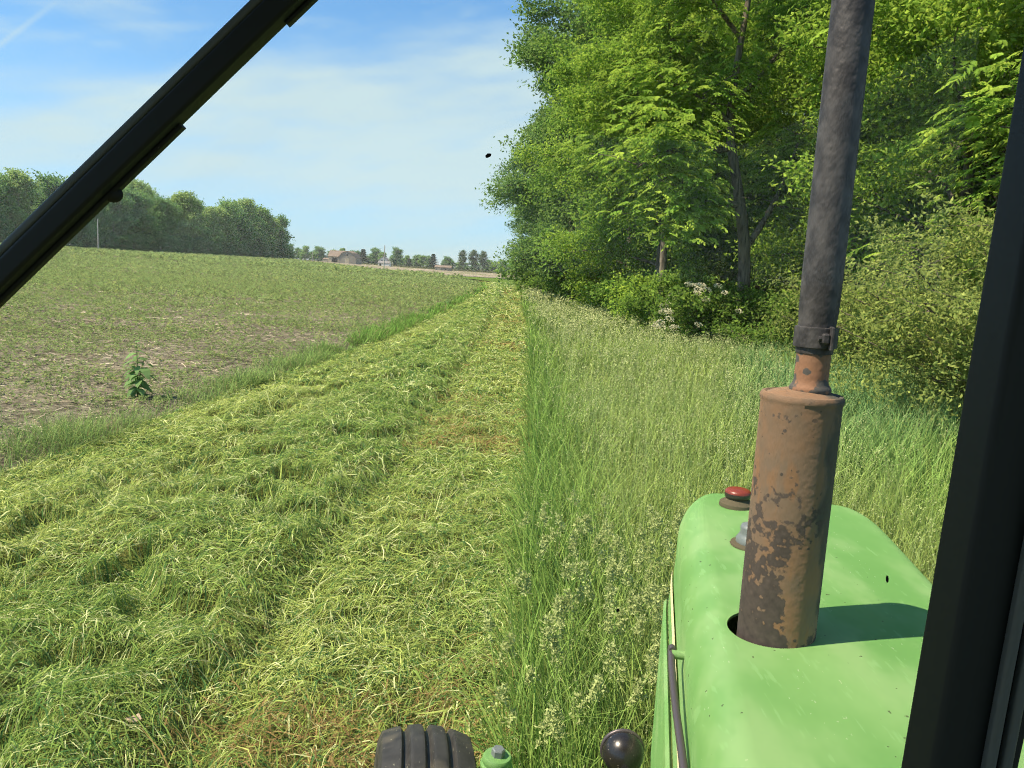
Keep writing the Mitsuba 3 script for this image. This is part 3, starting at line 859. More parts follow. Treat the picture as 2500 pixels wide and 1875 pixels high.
# --- bushes along the edge of the wood
def bush(key, seed, x, y, rx, ry, h, n_spr, per, size, base, yel, label, cat='bush', spread=0.10, flowers=0, stems=9, wid=0.3, low=0.05, tone=1.0, arch=0.3):
    rng = np.random.default_rng(seed)
    key = numbered(key)
    pl = Pile()
    secs = []
    for i in range(stems):
        az = i * 2.4 + rng.normal(0, 0.3)
        r = math.sqrt(rng.random()) * 0.9
        tip = np.array([math.cos(az) * r * rx, math.sin(az) * r * ry, h * (1 - 0.55 * r * r) * rng.uniform(0.8, 1.02)])
        b = np.array([math.cos(az) * 0.15, math.sin(az) * 0.15, -0.1])
        p = bez([b, b + (tip - b) * [0.3, 0.3, 0.5], tip - [0, 0, 0.06 * h], tip + [math.cos(az) * 0.25, math.sin(az) * 0.25, -0.12 * h * arch]], 7)
        pl.add(*tube(p, np.linspace(0.022, 0.005, 7), 5))
        for j in range(9):
            k = rng.integers(1, 7)
            a2, e2, L2 = rng.uniform(0, 6.28), rng.uniform(-0.5, 0.6), rng.uniform(0.25, 0.5) * rx
            d = np.array([math.cos(a2) * math.cos(e2), math.sin(a2) * math.cos(e2), math.sin(e2)])
            q = np.array([p[k], p[k] + d * L2 * 0.5, p[k] + d * L2]); secs.append(q)
            pl.add(*tube(q, np.array([0.008, 0.006, 0.003]), 3))
    P, D, _ = spray_points(rng, np.array(secs), n_spr, spread * 1.6)
    # a skirt of foliage low down
    nn = n_spr // 4
    a = rng.uniform(0, 6.28, nn); rr_ = np.sqrt(rng.random(nn))
    P2 = np.stack([np.cos(a) * rr_ * rx, np.sin(a) * rr_ * ry, rng.uniform(low, 0.55, nn) * h], 1)
    P = np.vstack([P, P2]); D = np.vstack([D, unit(rng.normal(0, 1, (nn, 3)))])
    keep = P[:, 2] > 0.03
    P, D = P[keep], D[keep]
    lv = simple_leaves(rng, P, D, per, size, spread, base, yel, tone, wid)
    z = float(ground_z(x, y)) - 0.1
    xf = T().translate([x, y, z])
    put(f'{key}__stem', pl.mesh(), 'bark', smooth=True, xf=xf)
    put(f'{key}__foliage', lv.mesh(), 'leaf', color=lv.col(), xf=xf)
    if flowers:
        f = Pile()
        a_ = rng.uniform(2.5, 5.3, flowers); e_ = rng.uniform(0.15, 1.2, flowers)
        fp = np.stack([np.cos(a_) * np.cos(e_) * rx * 1.02, np.sin(a_) * np.cos(e_) * ry * 1.02, 0.18 * h + np.sin(e_) * h * 0.80], 1)
        for c in fp:
            m = 60
            a = rng.uniform(0, 6.28, m); r = np.sqrt(rng.random(m)) * rng.uniform(0.09, 0.15)
            o = np.stack([np.cos(a) * r, np.sin(a) * r * 0.6 - 0.05, 0.05 - r * r * 2.5 + np.sin(a) * r * 0.7], 1) + c + [-0.1, -0.12, 0.06]
            d = unit(np.stack([np.cos(a), np.sin(a), np.full(m, 0.5)], 1) + rng.normal(0, 0.3, (m, 3)))
            s = unit(np.cross(d, rng.normal(0, 1, (m, 3))))
            f.add(*diamonds(o, d, s, np.full(m, 0.05), np.full(m, 0.019), np.array([0.80, 0.79, 0.60]) * rng.uniform(0.8, 1.1, (m, 1))))
        put(f'{key}__flower_cluster', f.mesh(), 'leaf', color=f.col(), xf=xf)
        lab(f'{key}__flower_cluster', 'creamy white flower clusters', kind='stuff')
    lab(key, label, cat)


OLV, OLVY = np.array([0.20, 0.275, 0.075]), np.array([0.40, 0.47, 0.13])
DKG, DKGY = np.array([0.10, 0.20, 0.04]), np.array([0.22, 0.33, 0.06])
bush('olive_bush', 1, 8.2, 12.6, 2.9, 2.7, 3.75, 6200, 7, 0.085, OLV, OLVY, 'big dense olive green bush with tiny leaves right of the exhaust pipe', spread=0.09, stems=26, wid=0.24)
bush('olive_bush', 2, 8.8, 18.2, 2.4, 2.4, 3.2, 2600, 7, 0.085, OLV * 0.9, OLVY * 0.9, 'olive green bush half hidden behind the exhaust pipe', stems=16, wid=0.24)
bush('flowering_bush', 3, 6.35, 25.2, 1.6, 1.4, 2.5, 1500, 7, 0.13, DKG, DKGY, 'bush with creamy white flower clusters left of the forked trunk', flowers=30, stems=14)
bush('dark_bush', 4, 8.3, 23.8, 1.7, 1.5, 2.1, 1700, 7, 0.11, DKG, DKGY, 'low dark green bush in front of the forked trunk', stems=16)
bush('dark_bush', 5, 9.9, 24.5, 1.5, 1.5, 2.4, 1400, 7, 0.11, DKG, DKGY, 'dark bush just left of the pipe clamp', stems=14)
bush('undergrowth_bush', 6, 6.6, 31.0, 2.0, 2.0, 2.6, 1500, 7, 0.15, DKG * 1.2, DKGY * 1.1, 'scrubby green bush left of the white flowering bush', stems=14)
bush('undergrowth_bush', 7, 6.3, 37.0, 2.2, 2.4, 3.0, 1500, 7, 0.17, DKG * 1.4, DKGY * 1.3, 'second scrubby bush from the white flowers under the sunlit tree', stems=14)
bush('undergrowth_bush', 8, 5.3, 44.0, 2.3, 3.0, 3.4, 1500, 7, 0.2, WAL * 0.9, WALY * 0.9, 'yellow green bush at the foot of the wood beyond the flowering bush', stems=14)
bush('undergrowth_bush', 9, 4.8, 52.0, 2.2, 3.0, 3.2, 1400, 7, 0.22, DKG * 1.2, DKGY * 1.2, 'dark green bush below the tallest tree of the wood', stems=14)
bush('undergrowth_bush', 10, 4.0, 61.0, 2.3, 3.4, 3.4, 1400, 7, 0.25, DKG * 1.2, DKGY * 1.2, 'shaggy bush at the wood edge far along the strip', stems=14)
bush('undergrowth_bush', 11, 3.0, 71.0, 2.2, 3.6, 3.4, 1400, 7, 0.28, DKG, DKGY, 'second last bush before the far end of the wood', stems=14)
bush('undergrowth_bush', 12, 2.0, 84.0, 2.4, 4.0, 4.2, 1400, 7, 0.32, DKG, DKGY, 'bush closing the far end of the wood beside the strip', stems=14)
bush('undergrowth_bush', 13, 11.5, 29.5, 2.4, 2.0, 3.4, 1400, 7, 0.16, DKG * 1.2, WALY * 0.8, 'green undergrowth behind the forked trunk', stems=14)
bush('undergrowth_bush', 14, 10.2, 20.3, 1.6, 1.6, 2.6, 1200, 7, 0.12, WAL, WALY, 'leafy sapling growth between the pipe and the walnut tree', stems=12)
bush('undergrowth_bush', 15, 12.0, 13.5, 2.0, 2.2, 3.6, 1200, 7, 0.13, DKG, DKGY, 'dark undergrowth beneath the walnut tree at the right edge', stems=12)

# --- tall weeds standing in the field
rng = np.random.default_rng(40)


def weed(x, y, h, label, nst=3):
    key = numbered('tall_weed')
    z = float(ground_z(x, y))
    for s in range(nst):
        az = rng.uniform(0, 6.28)
        hh = h * (1.0 if s == 0 else rng.uniform(0.55, 0.75))
        lean = 0.12 * (s > 0)
        p = np.array([[x, y, z], [x + math.cos(az) * lean * hh * .5, y + math.sin(az) * lean * hh * .5, z + hh * .5], [x + math.cos(az) * lean * 1.6 * hh, y + math.sin(az) * lean * 1.6 * hh, z + hh]])
        p = bez(p, 6)
        put(f'{key}__stem', tube(p, np.linspace(0.010, 0.004, 6), 6), 'weed_stem', smooth=True)
        nl = int(20 * hh / h)
        for j in range(nl):
            t = 0.12 + 0.88 * j / (nl - 1)
            o = np.array([np.interp(t, np.linspace(0, 1, 6), p[:, k]) for k in range(3)])
            a2 = j * 2.4 + rng.normal(0, 0.3)
            L = (0.25 if t < 0.9 else 0.15) * rng.uniform(0.75, 1.2) * h
            e = rng.uniform(0.0, 0.5) + 0.5 * (t > 0.9)
            d = np.array([math.cos(a2), math.sin(a2), 0.0]); sd = np.array([-math.sin(a2), math.cos(a2), rng.normal(0, .2)])
            C = np.array([o + d * L * q * math.cos(e) + np.array([0, 0, 1]) * L * (math.sin(e) * q - 0.7 * q * q) for q in (0, .2, .5, .8, 1)])[None]
            V, F, K = ribbons(C, np.array([[0.002, .22, .27, .15, .004]]) * L, unit(sd[None]), np.array([[0.20, 0.34, 0.13]]) * rng.uniform(0.8, 1.3))
            put(f'{key}__leaf', (V, F), 'leaf', color=K)
    lab(key, label, 'weed')


scene['weed_stem'] = two({'type': 'diffuse', 'reflectance': rgb(0.10, 0.16, 0.06)})
weed(-6.1, 12.2, 0.92, 'tall broad leaved weed standing alone in the field at the left')
weed(-3.9, 44.0, 0.8, 'small far weed in the field near the bend of the strip', 2)

# ------------------------------------------------------------------ the woodlot on the far left
rr = np.random.default_rng(9)
line = np.array([[-101, 338], [-108, 290], [-114, 240], [-121, 200], [-133, 165], [-150, 130]])
for row, (off, step) in enumerate(((3, 7.5), (12, 9), (24, 11))):
    seglen = np.concatenate([[0], np.cumsum(np.linalg.norm(np.diff(line, axis=0), axis=1))])
    for s in np.arange(2, seglen[-1], step):
        x = np.interp(s, seglen, line[:, 0]) - off + rr.normal(0, 1.5); y = np.interp(s, seglen, line[:, 1]) + rr.normal(0, 2) + off * 0.3
        k = rr.choice(['wood_far', 'wood_far_round', 'wood_far_pale'], p=[.5, .25, .25])
        h = rr.uniform(0.84, 1.14)
        plant(k, 'woodlot_tree', x, y, rr.uniform(0, 360), h * 1.0, ('green deciduous tree in the front row of the woodlot across the left field', 'green tree top showing behind the front row of the left woodlot', 'green tree deep inside the left woodlot')[row], 'tree', ('front row trees', 'second row trees', 'rear trees')[row] + ' of the woodlot on the left')
sh = np.arange(1, seglen[-1], 4.2)
for i, (x, y, s) in enumerate(zip(np.interp(sh, seglen, line[:, 0]) + rr.normal(0.5, 1, len(sh)), np.interp(sh, seglen, line[:, 1]) + rr.normal(0, 1, len(sh)), rr.uniform(0.24, 0.44, len(sh)))):
    plant('wood_far_round', 'woodlot_shrub', x, y, i * 70, s * 1.15, 'low shrub at the foot of the woodlot on the left', 'shrub', 'shrubs along the woodlot edge', sz=s)

# ------------------------------------------------------------------ the far tree line behind the road
FAR = [(-162, 10.5, 'b', 1.1), (-153, 10.4, 'b', 1.0), (-145, 10.1, 'b', 1.4), (-136, 9, 'b', 1.0), (-130.5, 10.5, 'c', 1.0), (-126, 10, 'b', 0.9), (-121, 8.6, 'b', 1.0), (-114, 10.4, 'c', 1.3),
       (-106, 11.5, 'b', 1.3), (-97, 9.1, 'b', 1.1), (-88, 12.5, 'b', 1.1), (-81, 8.1, 'b', 1.0), (-75, 8.7, 'b', 1.3), (-68, 8.7, 'b', 1.2), (-78.5, 5.9, 'c', 1.2), (-62, 10.4, 'c', 1.2), (-52.5, 9.1, 'b', 1.2),
       (-43, 5.9, 'b', 1.5), (-40.3, 14.7, 's', 1.0), (-33, 15.4, 't', 1.0), (-26, 15.3, 't', 0.9), (-17.5, 6.6, 'b', 1.8), (-11.4, 8.7, 'b', 1.3), (-3.5, 10.1, 'b', 1.2), (4, 9, 'b', 1.2), (13, 10, 'b', 1.4), (24, 11, 'b', 1.3), (-172, 9, 'b', 1.2), (-183, 10, 'b', 1.3)]
NAMES = {'b': ('far_tree', 'BY_PLACE', 'tree', 'round trees of the distant line'),
         'c': ('far_conifer', None, 'conifer', 'conifers of the distant line'),
         's': ('slim_far_tree', 'thin open tree left of two taller trees in the distance', 'tree', None),
         't': ('upright_far_tree', None, 'tree', None)}
ups = iter(('left one of two upright dark trees in the distance near the wood', 'right one of two upright dark trees in the distance near the wood'))
for i, (x, h, k, wd) in enumerate(FAR):
    key, label, cat, grp = NAMES[k]
    if k == 'c':
        label = {-130.5: 'pointed dark conifer rising behind the tan barn', -114: 'broad dark conifer just right of the tan barn', -78.5: 'small dark conifer between the tallest roadside pole and the shed',
                 -62: 'dark pointed conifer at the left end of the brown shed'}[x]
    if label == 'BY_PLACE':
        label = 'round green tree of the distant line ' + ('left of the tan barn' if x < -140 else 'behind the tan barn' if x < -118 else 'between the tan barn and the tallest roadside pole' if x < -98
                                                          else 'between the tallest roadside pole and the shed' if x < -60 else 'behind or just right of the brown shed' if x < -41 else 'beside the near wood')
    label = label or next(ups)
    kind = {'b': ('wood_far_round', 'wood_far')[i % 2], 'c': 'spruce', 's': 'slim_tree', 't': 'slim_tree'}[k]
    H0 = {'wood_far_round': 17, 'wood_far': 20, 'spruce': 10, 'slim_tree': 15}[kind]
    s = h / H0
    plant(kind, key, x, 560 + (i * 37 % 30) - 15, i * 53, s * wd * (1.25 if kind == 'wood_far' else 1.2 if k == 't' else 1.75 if k == 'c' else 1.0), label, cat, grp, sz=s)
for i in range(46):   # low hedge-like trees that close the line
    x = -190 + i * 5.0 + rr.normal(0, 1.5)
    plant('wood_far_round', 'hedge_tree', x, 590 + rr.normal(0, 8), rr.uniform(0, 360), 0.55 * rr.uniform(0.85, 1.3), 'low bushy tree filling the foot of the distant tree line', 'tree', 'low trees of the distant line', sz=0.42 * rr.uniform(0.75, 1.3))

# ------------------------------------------------------------------ farm buildings, poles, post
scene['barn_wall'] = two({'type': 'diffuse', 'reflectance': rgb(0.44, 0.40, 0.31)})
scene['barn_wall_dark'] = two({'type': 'diffuse', 'reflectance': rgb(0.27, 0.255, 0.22)})
scene['barn_roof'] = two({'type': 'diffuse', 'reflectance': rgb(0.225, 0.185, 0.15)})
scene['white_paint'] = two({'type': 'diffuse', 'reflectance': rgb(0.70, 0.70, 0.66)})
scene['grey_roof'] = two({'type': 'diffuse', 'reflectance': rgb(0.22, 0.22, 0.22)})
scene['window_dark'] = two({'type': 'roughplastic', 'diffuse_reflectance': rgb(0.03, 0.03, 0.035), 'alpha': 0.1})
scene['pole_wood'] = two({'type': 'diffuse', 'reflectance': rgb(0.46, 0.44, 0.39)})


def gable(parent, x0, x1, y0, y1, z0, eave, ridge, along='x', wall='barn_wall', roof='barn_roof', over=0.35, gambrel=False):
    """A walled block with a pitched roof; the ridge runs along x or y."""
    if along == 'x':
        a0, a1, b0, b1 = x0, x1, y0, y1
        mp = lambda a, b, z: [a, b, z]
    else:
        a0, a1, b0, b1 = y0, y1, x0, x1
        mp = lambda a, b, z: [b, a, z]
    bm = (b0 + b1) / 2
    prof = [(b0, z0), (b0, eave), (bm, ridge), (b1, eave), (b1, z0)]
    rp = [(b0 - over, eave - over * (ridge - eave) / (bm - b0)), (bm, ridge), (b1 + over, eave - over * (ridge - eave) / (b1 - bm))]
    if gambrel:
        q = (b1 - b0) * 0.2; zk = eave + (ridge - eave) * 0.68
        prof = [(b0, z0), (b0, eave), (b0 + q, zk), (bm, ridge), (b1 - q, zk), (b1, eave), (b1, z0)]
        rp = [(b0 - over * .5, eave - over), (b0 + q, zk), (bm, ridge), (b1 - q, zk), (b1 + over * .5, eave - over)]
    n = len(prof)
    V = np.array([mp(a, b, z) for a in (a0, a1) for b, z in prof])
    F = [[i, i + 1, n + i + 1] for i in range(n - 1)] + [[i, n + i + 1, n + i] for i in range(n - 1)]
    F += [[0, i, i + 1] for i in range(1, n - 1)] + [[n, n + i + 1, n + i] for i in range(1, n - 1)]
    put(f'{parent}__wall', (V, np.array(F)), wall)
    th = 0.18
    m = len(rp)
    up = [(b, z + 0.04) for b, z in rp] + [(b, z + 0.04 + th) for b, z in rp[::-1]]
    k = len(up)
    V = np.array([mp(a, b, z) for a in (a0 - over, a1 + over) for b, z in up])
    F = []
    for i in range(k):
        j = (i + 1) % k
        F += [[i, j, k + j], [i, k + j, k + i]]
    for i in range(m - 1):
        for o in (0, k):
            F += [[o + i, o + i + 1, o + k - 2 - i], [o + i, o + k - 2 - i, o + k - 1 - i]]
    put(f'{parent}__roof', (V, np.array(F)), roof)


def opening(parent, name, x0, x1, y, z0, z1, mat):
    put(f'{parent}__{name}', boxm(x0, x1, y - 0.06, y + 0.05, z0, z1), mat)


zb = float(ground_z(-95, 410)) - 0.2
gable('barn', -102.5, -90, 414, 424, zb, zb + 3.6, zb + 6.6, 'x')
gable('barn', -93.8, -84.5, 400, 413.9, zb, zb + 3.2, zb + 6.4, 'y', wall='barn_wall_dark', gambrel=True)
gable('barn', -105.5, -102.9, 414.5, 421, zb, zb + 1.7, zb + 2.3, 'x', over=0.15)
opening('barn', 'door', -100.6, -97.4, 414, zb, zb + 3.0, 'window_dark')
opening('barn', 'door', -90.4, -88.0, 400, zb, zb + 2.8, 'barn_wall')
opening('barn', 'window', -96.3, -95.3, 414, zb + 1.2, zb + 2.3, 'window_dark')
opening('barn', 'window', -89.6, -88.7, 400, zb + 4.2, zb + 5.0, 'window_dark')
lab('barn', 'tan barn with brown roof in front of the distant trees', 'barn')
lab('barn__wall_001', 'grey shaded gambrel end wall')
zs_ = float(ground_z(-39, 400)) - 0.15
gable('shed', -43, -34.9, 398, 404, zs_, zs_ + 1.7, zs_ + 2.6, 'x', wall='barn_wall_dark')
opening('shed', 'door', -42.0, -40.2, 398, zs_, zs_ + 1.5, 'barn_wall')
opening('shed', 'window', -38.0, -37.2, 398, zs_ + 0.7, zs_ + 1.3, 'window_dark')
lab('shed', 'long low brown roofed shed right of the far utility pole', 'shed')
zh = float(ground_z(-73, 425)) - 0.1
gable('farmhouse', -77, -72.5, 425, 431, zh, zh + 3.4, zh + 5.0, 'y', wall='white_paint', roof='grey_roof')
gable('farmhouse', -76.4, -70.2, 418, 424.9, zh, zh + 1.6, zh + 2.6, 'x', wall='white_paint', roof='grey_roof', over=0.2)
opening('farmhouse', 'window', -75.9, -75.1, 425, zh + 2.75, zh + 3.3, 'window_dark')
opening('farmhouse', 'window', -74.4, -73.6, 425, zh + 2.75, zh + 3.3, 'window_dark')
opening('farmhouse', 'door', -75.6, -74.6, 418, zh, zh + 1.4, 'window_dark')
lab('farmhouse', 'small white house with grey roof among the distant trees', 'house')
for x, y, h, arm, label in ((-101.3, 185, 8.0, False, 'grey utility pole in front of the woodlot on the left'), (-35.8, 205, 6.9, False, 'tallest utility pole at the roadside between barn and shed'),
                            (-102, 380, 4.6, False, 'short far pole left of the barn'), (-65.4, 400, 2.8, False, 'short far pole right of the white house')):
    key = numbered('utility_pole')
    z = float(ground_z(x, y)) - 0.1
    put(f'{key}__post', tube([[x, y, z], [x, y, z + h / 2], [x + 0.04, y, z + h]], [0.15, 0.135, 0.11], 8), 'pole_wood', smooth=True)
    if h > 6:
        put(f'{key}__cap', tube([[x + 0.04, y, z + h], [x + 0.04, y, z + h + 0.12]], [0.125, 0.04], 8), 'grey_roof')
    lab(key, label, 'utility pole')
z = float(ground_z(-89.7, 320))
put('marker_post', tube([[-89.7, 320, z - 0.1], [-89.7, 320, z + 0.8], [-89.55, 320, z + 1.5]], [0.2, 0.19, 0.17], 8), 'white_paint')
lab('marker_post', 'pale marker post beside the road near the end of the woodlot', 'post')

# ------------------------------------------------------------------ the tractor
TT = T().translate([TX, TY, 0]).rotate([0, 0, 1], -math.degrees(HEAD))     # local: x right, y forward, z up; origin under the muffler


def paint_col(p, n, uv):
    f = F_(p.x * 3, p.y * 3, p.z * 3, 4)
    m = F_(p.x * 11, p.y * 6, p.z * 9, 4)
    g = F_(p.x * 90, p.y * 16, p.z * 16, 3)
    c = M_([0.105, 0.250, 0.068], [0.160, 0.310, 0.105], S_(0.3, 0.7, f * 0.6 + m * 0.4))
    c = M_(c, [0.205, 0.330, 0.140], S_(0.45, 0.75, m) * 0.45)                    # dusty, chalked paint
    c = M_(c, [0.19, 0.36, 0.14], S_(0.64, 0.74, g) * 0.4)                        # fine scuffs
    c = M_(c, [0.33, 0.40, 0.26], S_(0.85, 0.89, F_(p.x * 150, p.y * 90, p.z * 100, 2)) * 0.6)
    return M_(c, [0.05, 0.055, 0.03], S_(0.835, 0.86, F_(p.x * 75 + 31, p.y * 75, p.z * 75, 2)) * 0.8)


def paint_rough(p, n, uv): return 0.42 + 0.2 * F_(p.x * 6, p.y * 6, p.z * 6, 3)


def rust_col(p, n, uv):
    x, y, z = p.x - TX - 0.007, p.y - TY - 0.062, p.z
    ang = dr.atan2(y, x)                                        # 0 right, -pi/2 towards the cab
    f = F_(x * 30, y * 30, z * 15, 5)
    g = F_(x * 95, y * 95, z * 75, 3)
    c = M_([0.165, 0.120, 0.082], [0.195, 0.122, 0.072], S_(0.30, 0.70, F_(x * 16 + 5, y * 16, z * 6, 4)))
    c = M_(c, [0.135, 0.110, 0.080], S_(0.35, 0.75, F_(x * 24, y * 24, z * 14 + 9, 4)) * 0.7)
    c = M_(c, [0.215, 0.122, 0.062], S_(0.56, 0.74, F_(x * 40, y * 40, z * 9 + 3, 4)) * 0.7)
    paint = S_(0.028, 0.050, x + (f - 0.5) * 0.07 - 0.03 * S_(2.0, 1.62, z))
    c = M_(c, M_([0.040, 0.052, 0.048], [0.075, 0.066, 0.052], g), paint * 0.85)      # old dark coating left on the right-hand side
    edge = S_(2.10, 1.72, z)
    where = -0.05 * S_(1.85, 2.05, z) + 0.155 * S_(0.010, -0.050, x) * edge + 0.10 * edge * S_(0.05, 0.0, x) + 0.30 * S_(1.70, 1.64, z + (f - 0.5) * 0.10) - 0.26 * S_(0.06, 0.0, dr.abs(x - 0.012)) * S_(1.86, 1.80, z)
    scale = S_(0.56, 0.64, f * 0.50 + g * 0.50 + where * 0.9)
    spot = S_(0.79, 0.82, F_(x * 60, y * 60, z * 60, 2)) * S_(1.80, 1.95, z) * S_(0.03, -0.02, x)
    return M_(c, M_([0.030, 0.027, 0.026], [0.085, 0.070, 0.060], g), dr.maximum(scale, spot))


def rust_h(p, n, uv): return 0.0011 * F_(p.x * 110, p.y * 110, p.z * 110, 3)


def neck_col(p, n, uv):
    f = F_(p.x * 45, p.y * 45, p.z * 40, 3)
    c = M_([0.26, 0.135, 0.075], [0.18, 0.115, 0.075], F_(p.x * 20, p.y * 20, p.z * 15, 2))
    return M_(c, [0.075, 0.075, 0.07], S_(0.50, 0.58, f + 0.25 * S_(2.20, 2.17, p.z)))


def pipe_col(p, n, uv):
    f = F_(p.x * 60, p.y * 60, p.z * 30, 3)
    return M_([0.026, 0.026, 0.028], [0.060, 0.059, 0.060], S_(0.3, 0.75, f))


def pipe_h(p, n, uv): return 0.0014 * F_(p.x * 170, p.y * 170, p.z * 130, 2)


def bumped(h, base, eps=2e-3): return two({'type': 'bumpmap', 'arbitrary': mikit.proc(h, eps=eps), 'scale': 1.0, 'bsdf': base})


scene['green_paint'] = two({'type': 'principled', 'base_color': mikit.proc(paint_col), 'roughness': mikit.proc(paint_rough), 'specular': 0.4})
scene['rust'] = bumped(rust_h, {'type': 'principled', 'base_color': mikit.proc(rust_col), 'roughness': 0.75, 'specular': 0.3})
scene['neck_rust'] = bumped(rust_h, {'type': 'principled', 'base_color': mikit.proc(neck_col), 'roughness': 0.75, 'specular': 0.3})
scene['sooty_iron'] = bumped(pipe_h, {'type': 'principled', 'base_color': mikit.proc(pipe_col), 'roughness': 0.62, 'specular': 0.45})
scene['cream_stripe'] = two({'type': 'principled', 'base_color': rgb(0.62, 0.58, 0.33), 'roughness': 0.5})
scene['bare_steel'] = two({'type': 'principled', 'base_color': rgb(0.12, 0.105, 0.11), 'roughness': 0.42, 'metallic': 0.6})
scene['red_cap'] = two({'type': 'principled', 'base_color': rgb(0.17, 0.032, 0.018), 'roughness': 0.35, 'specular': 0.5})
scene['black_rim'] = two({'type': 'principled', 'base_color': rgb(0.03, 0.026, 0.024), 'roughness': 0.3, 'specular': 0.6})
scene['dull_zinc'] = two({'type': 'principled', 'base_color': rgb(0.17, 0.20, 0.20), 'roughness': 0.5, 'metallic': 0.3})
scene['brown_seal'] = two({'type': 'diffuse', 'reflectance': rgb(0.10, 0.09, 0.06)})


def tyre_col(p, n, uv):
    f = F_(p.x * 30, p.y * 30, p.z * 30, 3)
    speck = S_(0.80, 0.86, F_(p.x * 190, p.y * 90, p.z * 160, 2))
    mud = S_(0.5, 0.72, F_(p.x * 12, p.y * 12, p.z * 12 + 3, 3))
    return M_(M_(M_([0.014, 0.015, 0.015], [0.045, 0.046, 0.044], f), [0.085, 0.078, 0.058], mud * 0.7), [0.28, 0.29, 0.20], speck * 0.6)


scene['rubber'] = two({'type': 'principled', 'base_color': mikit.proc(tyre_col), 'roughness': 0.6, 'specular': 0.4})


def lamp_col(p, n, uv):
    chip = S_(0.74, 0.80, F_(p.x * 170, p.y * 170, p.z * 110, 3)) * S_(0.45, 0.6, F_(p.x * 25, p.y * 25, p.z * 25, 2))
    return M_([0.015, 0.014, 0.014], [0.30, 0.26, 0.22], chip * 0.8)


scene['black_enamel'] = two({'type': 'principled', 'base_color': mikit.proc(lamp_col), 'roughness': 0.28, 'specular': 0.6})
scene['cab_black'] = two({'type': 'principled', 'base_color': rgb(0.011, 0.013, 0.013), 'roughness': 0.6, 'specular': 0.3})
scene['cab_grey'] = two({'type': 'principled', 'base_color': rgb(0.075, 0.08, 0.078), 'roughness': 0.5, 'specular': 0.4})
scene['pane'] = {'type': 'thindielectric', 'int_ior': 1.16, 'ext_ior': 1.0}
scene['dark_speck'] = two({'type': 'diffuse', 'reflectance': rgb(0.015, 0.013, 0.012)})
scene['pale_smear'] = two({'type': 'diffuse', 'reflectance': rgb(0.5, 0.52, 0.48)})

# hood: sections across, front end rounded
HC = 0.165
HZ = 1.652


def hood_section(a, inset=0.0):
    w = np.interp(a, [-1.0, 0.0, 0.9, 1.25], [0.352, 0.350, 0.345, 0.330]) - inset
    zt = HZ - inset
    q = np.clip((a - 1.00) / 0.25, 0, 1)
    w = w - 0.17 * (1 - math.sqrt(max(0, 1 - q * q)))
    q2 = np.clip((a - 1.12) / 0.13, 0, 1)
    zt = zt - 0.085 * (1 - math.sqrt(max(0, 1 - q2 * q2)))
    rx, rz = 0.085, 0.135
    pts = [(-w - 0.012, 1.29), (-w - 0.004, 1.36), (-w, 1.44)]
    for k in range(11):
        t = math.pi - k * math.pi / 2 / 10
        pts.append((-w + rx + rx * math.cos(t), zt - rz + rz * math.sin(t) - 0.008))
    left = pts[:14]
    for u in (-0.7, -0.45, -0.2, 0, 0.2, 0.45, 0.7):
        pts.append((u * (w - rx), zt - 0.008 * u * u))
    pts += [(-l, z) for l, z in left[::-1]]
    return np.array(pts)


def hood_solid(inset, a0, a1):
    aa = np.concatenate([np.linspace(a0, 1.0, 22), np.linspace(1.03, a1, 14)])
    secs = [hood_section(a, inset) for a in aa]
    n = len(secs[0])
    V = np.array([[l + HC, a, z] for a, s in zip(aa, secs) for l, z in s])
    if inset:
        V[:, 2] = np.where(V[:, 2] < 1.295, 1.2, V[:, 2])
    F = []
    for i in range(len(aa) - 1):
        for j in range(n):
            k = (j + 1) % n
            F += [[i * n + j, i * n + k, (i + 1) * n + k], [i * n + j, (i + 1) * n + k, (i + 1) * n + j]]
    for j in range(1, n - 1):
        F += [[0, j + 1, j], [(len(aa) - 1) * n, (len(aa) - 1) * n + j, (len(aa) - 1) * n + j + 1]]
    F = np.array(F)
    m = trimesh.Trimesh(V, F, process=False)
    if m.volume < 0:
        F = F[:, ::-1]
    return m3.Manifold(m3.Mesh(V.astype(np.float32), F.astype(np.uint32)))


cyl = m3.Manifold.cylinder(0.4, 0.091, 0.091, 48).translate([-0.016, 0.068, 1.45])
hood = hood_solid(0, -0.95, 1.25) - hood_solid(0.006, -1.2, 1.244) - cyl
put('tractor__hood', hood, 'green_paint', smooth=32, xf=TT)
lab('tractor__hood', 'faded green sheet metal hood')
# cream stripe and the lower side panel with its rail along the left side
ya = np.linspace(-0.95, 1.0, 24)
wl = np.array([hood_section(a)[1, 0] for a in ya]) + HC
st = grid_mesh(*[np.array(z) for z in (np.stack([wl - 0.007, wl - 0.004], 1), np.stack([ya, ya], 1), np.stack([ya * 0 + 1.365, ya * 0 + 1.398], 1))])
put('tractor__hood__stripe', st, 'cream_stripe', xf=TT)
lab('tractor__hood__stripe', 'cream coloured stripe along the left side of the hood')
pl = Pile()
for i in range(len(ya) - 1):
    pass
x0, x1 = wl - 0.024, wl - 0.009
prof = lambda k: np.stack([[x0[k], ya[k], 0.75], [x0[k], ya[k], 1.275], [x0[k] + 0.008, ya[k], 1.285], [x1[k] - 0.006, ya[k], 1.285], [x1[k], ya[k], 1.277], [x1[k], ya[k], 0.75]])
Vp = np.array([prof(k) for k in range(len(ya))])
Fp = []
for i in range(len(ya) - 1):
    for j in range(5):
        a_, b_, c_, d_ = i * 6 + j, i * 6 + j + 1, (i + 1) * 6 + j + 1, (i + 1) * 6 + j
        Fp += [[a_, b_, c_], [a_, c_, d_]]
e_ = (len(ya) - 1) * 6
Fp += [[e_, e_ + 1, e_ + 4], [e_, e_ + 4, e_ + 5], [e_ + 1, e_ + 2, e_ + 3], [e_ + 1, e_ + 3, e_ + 4]]
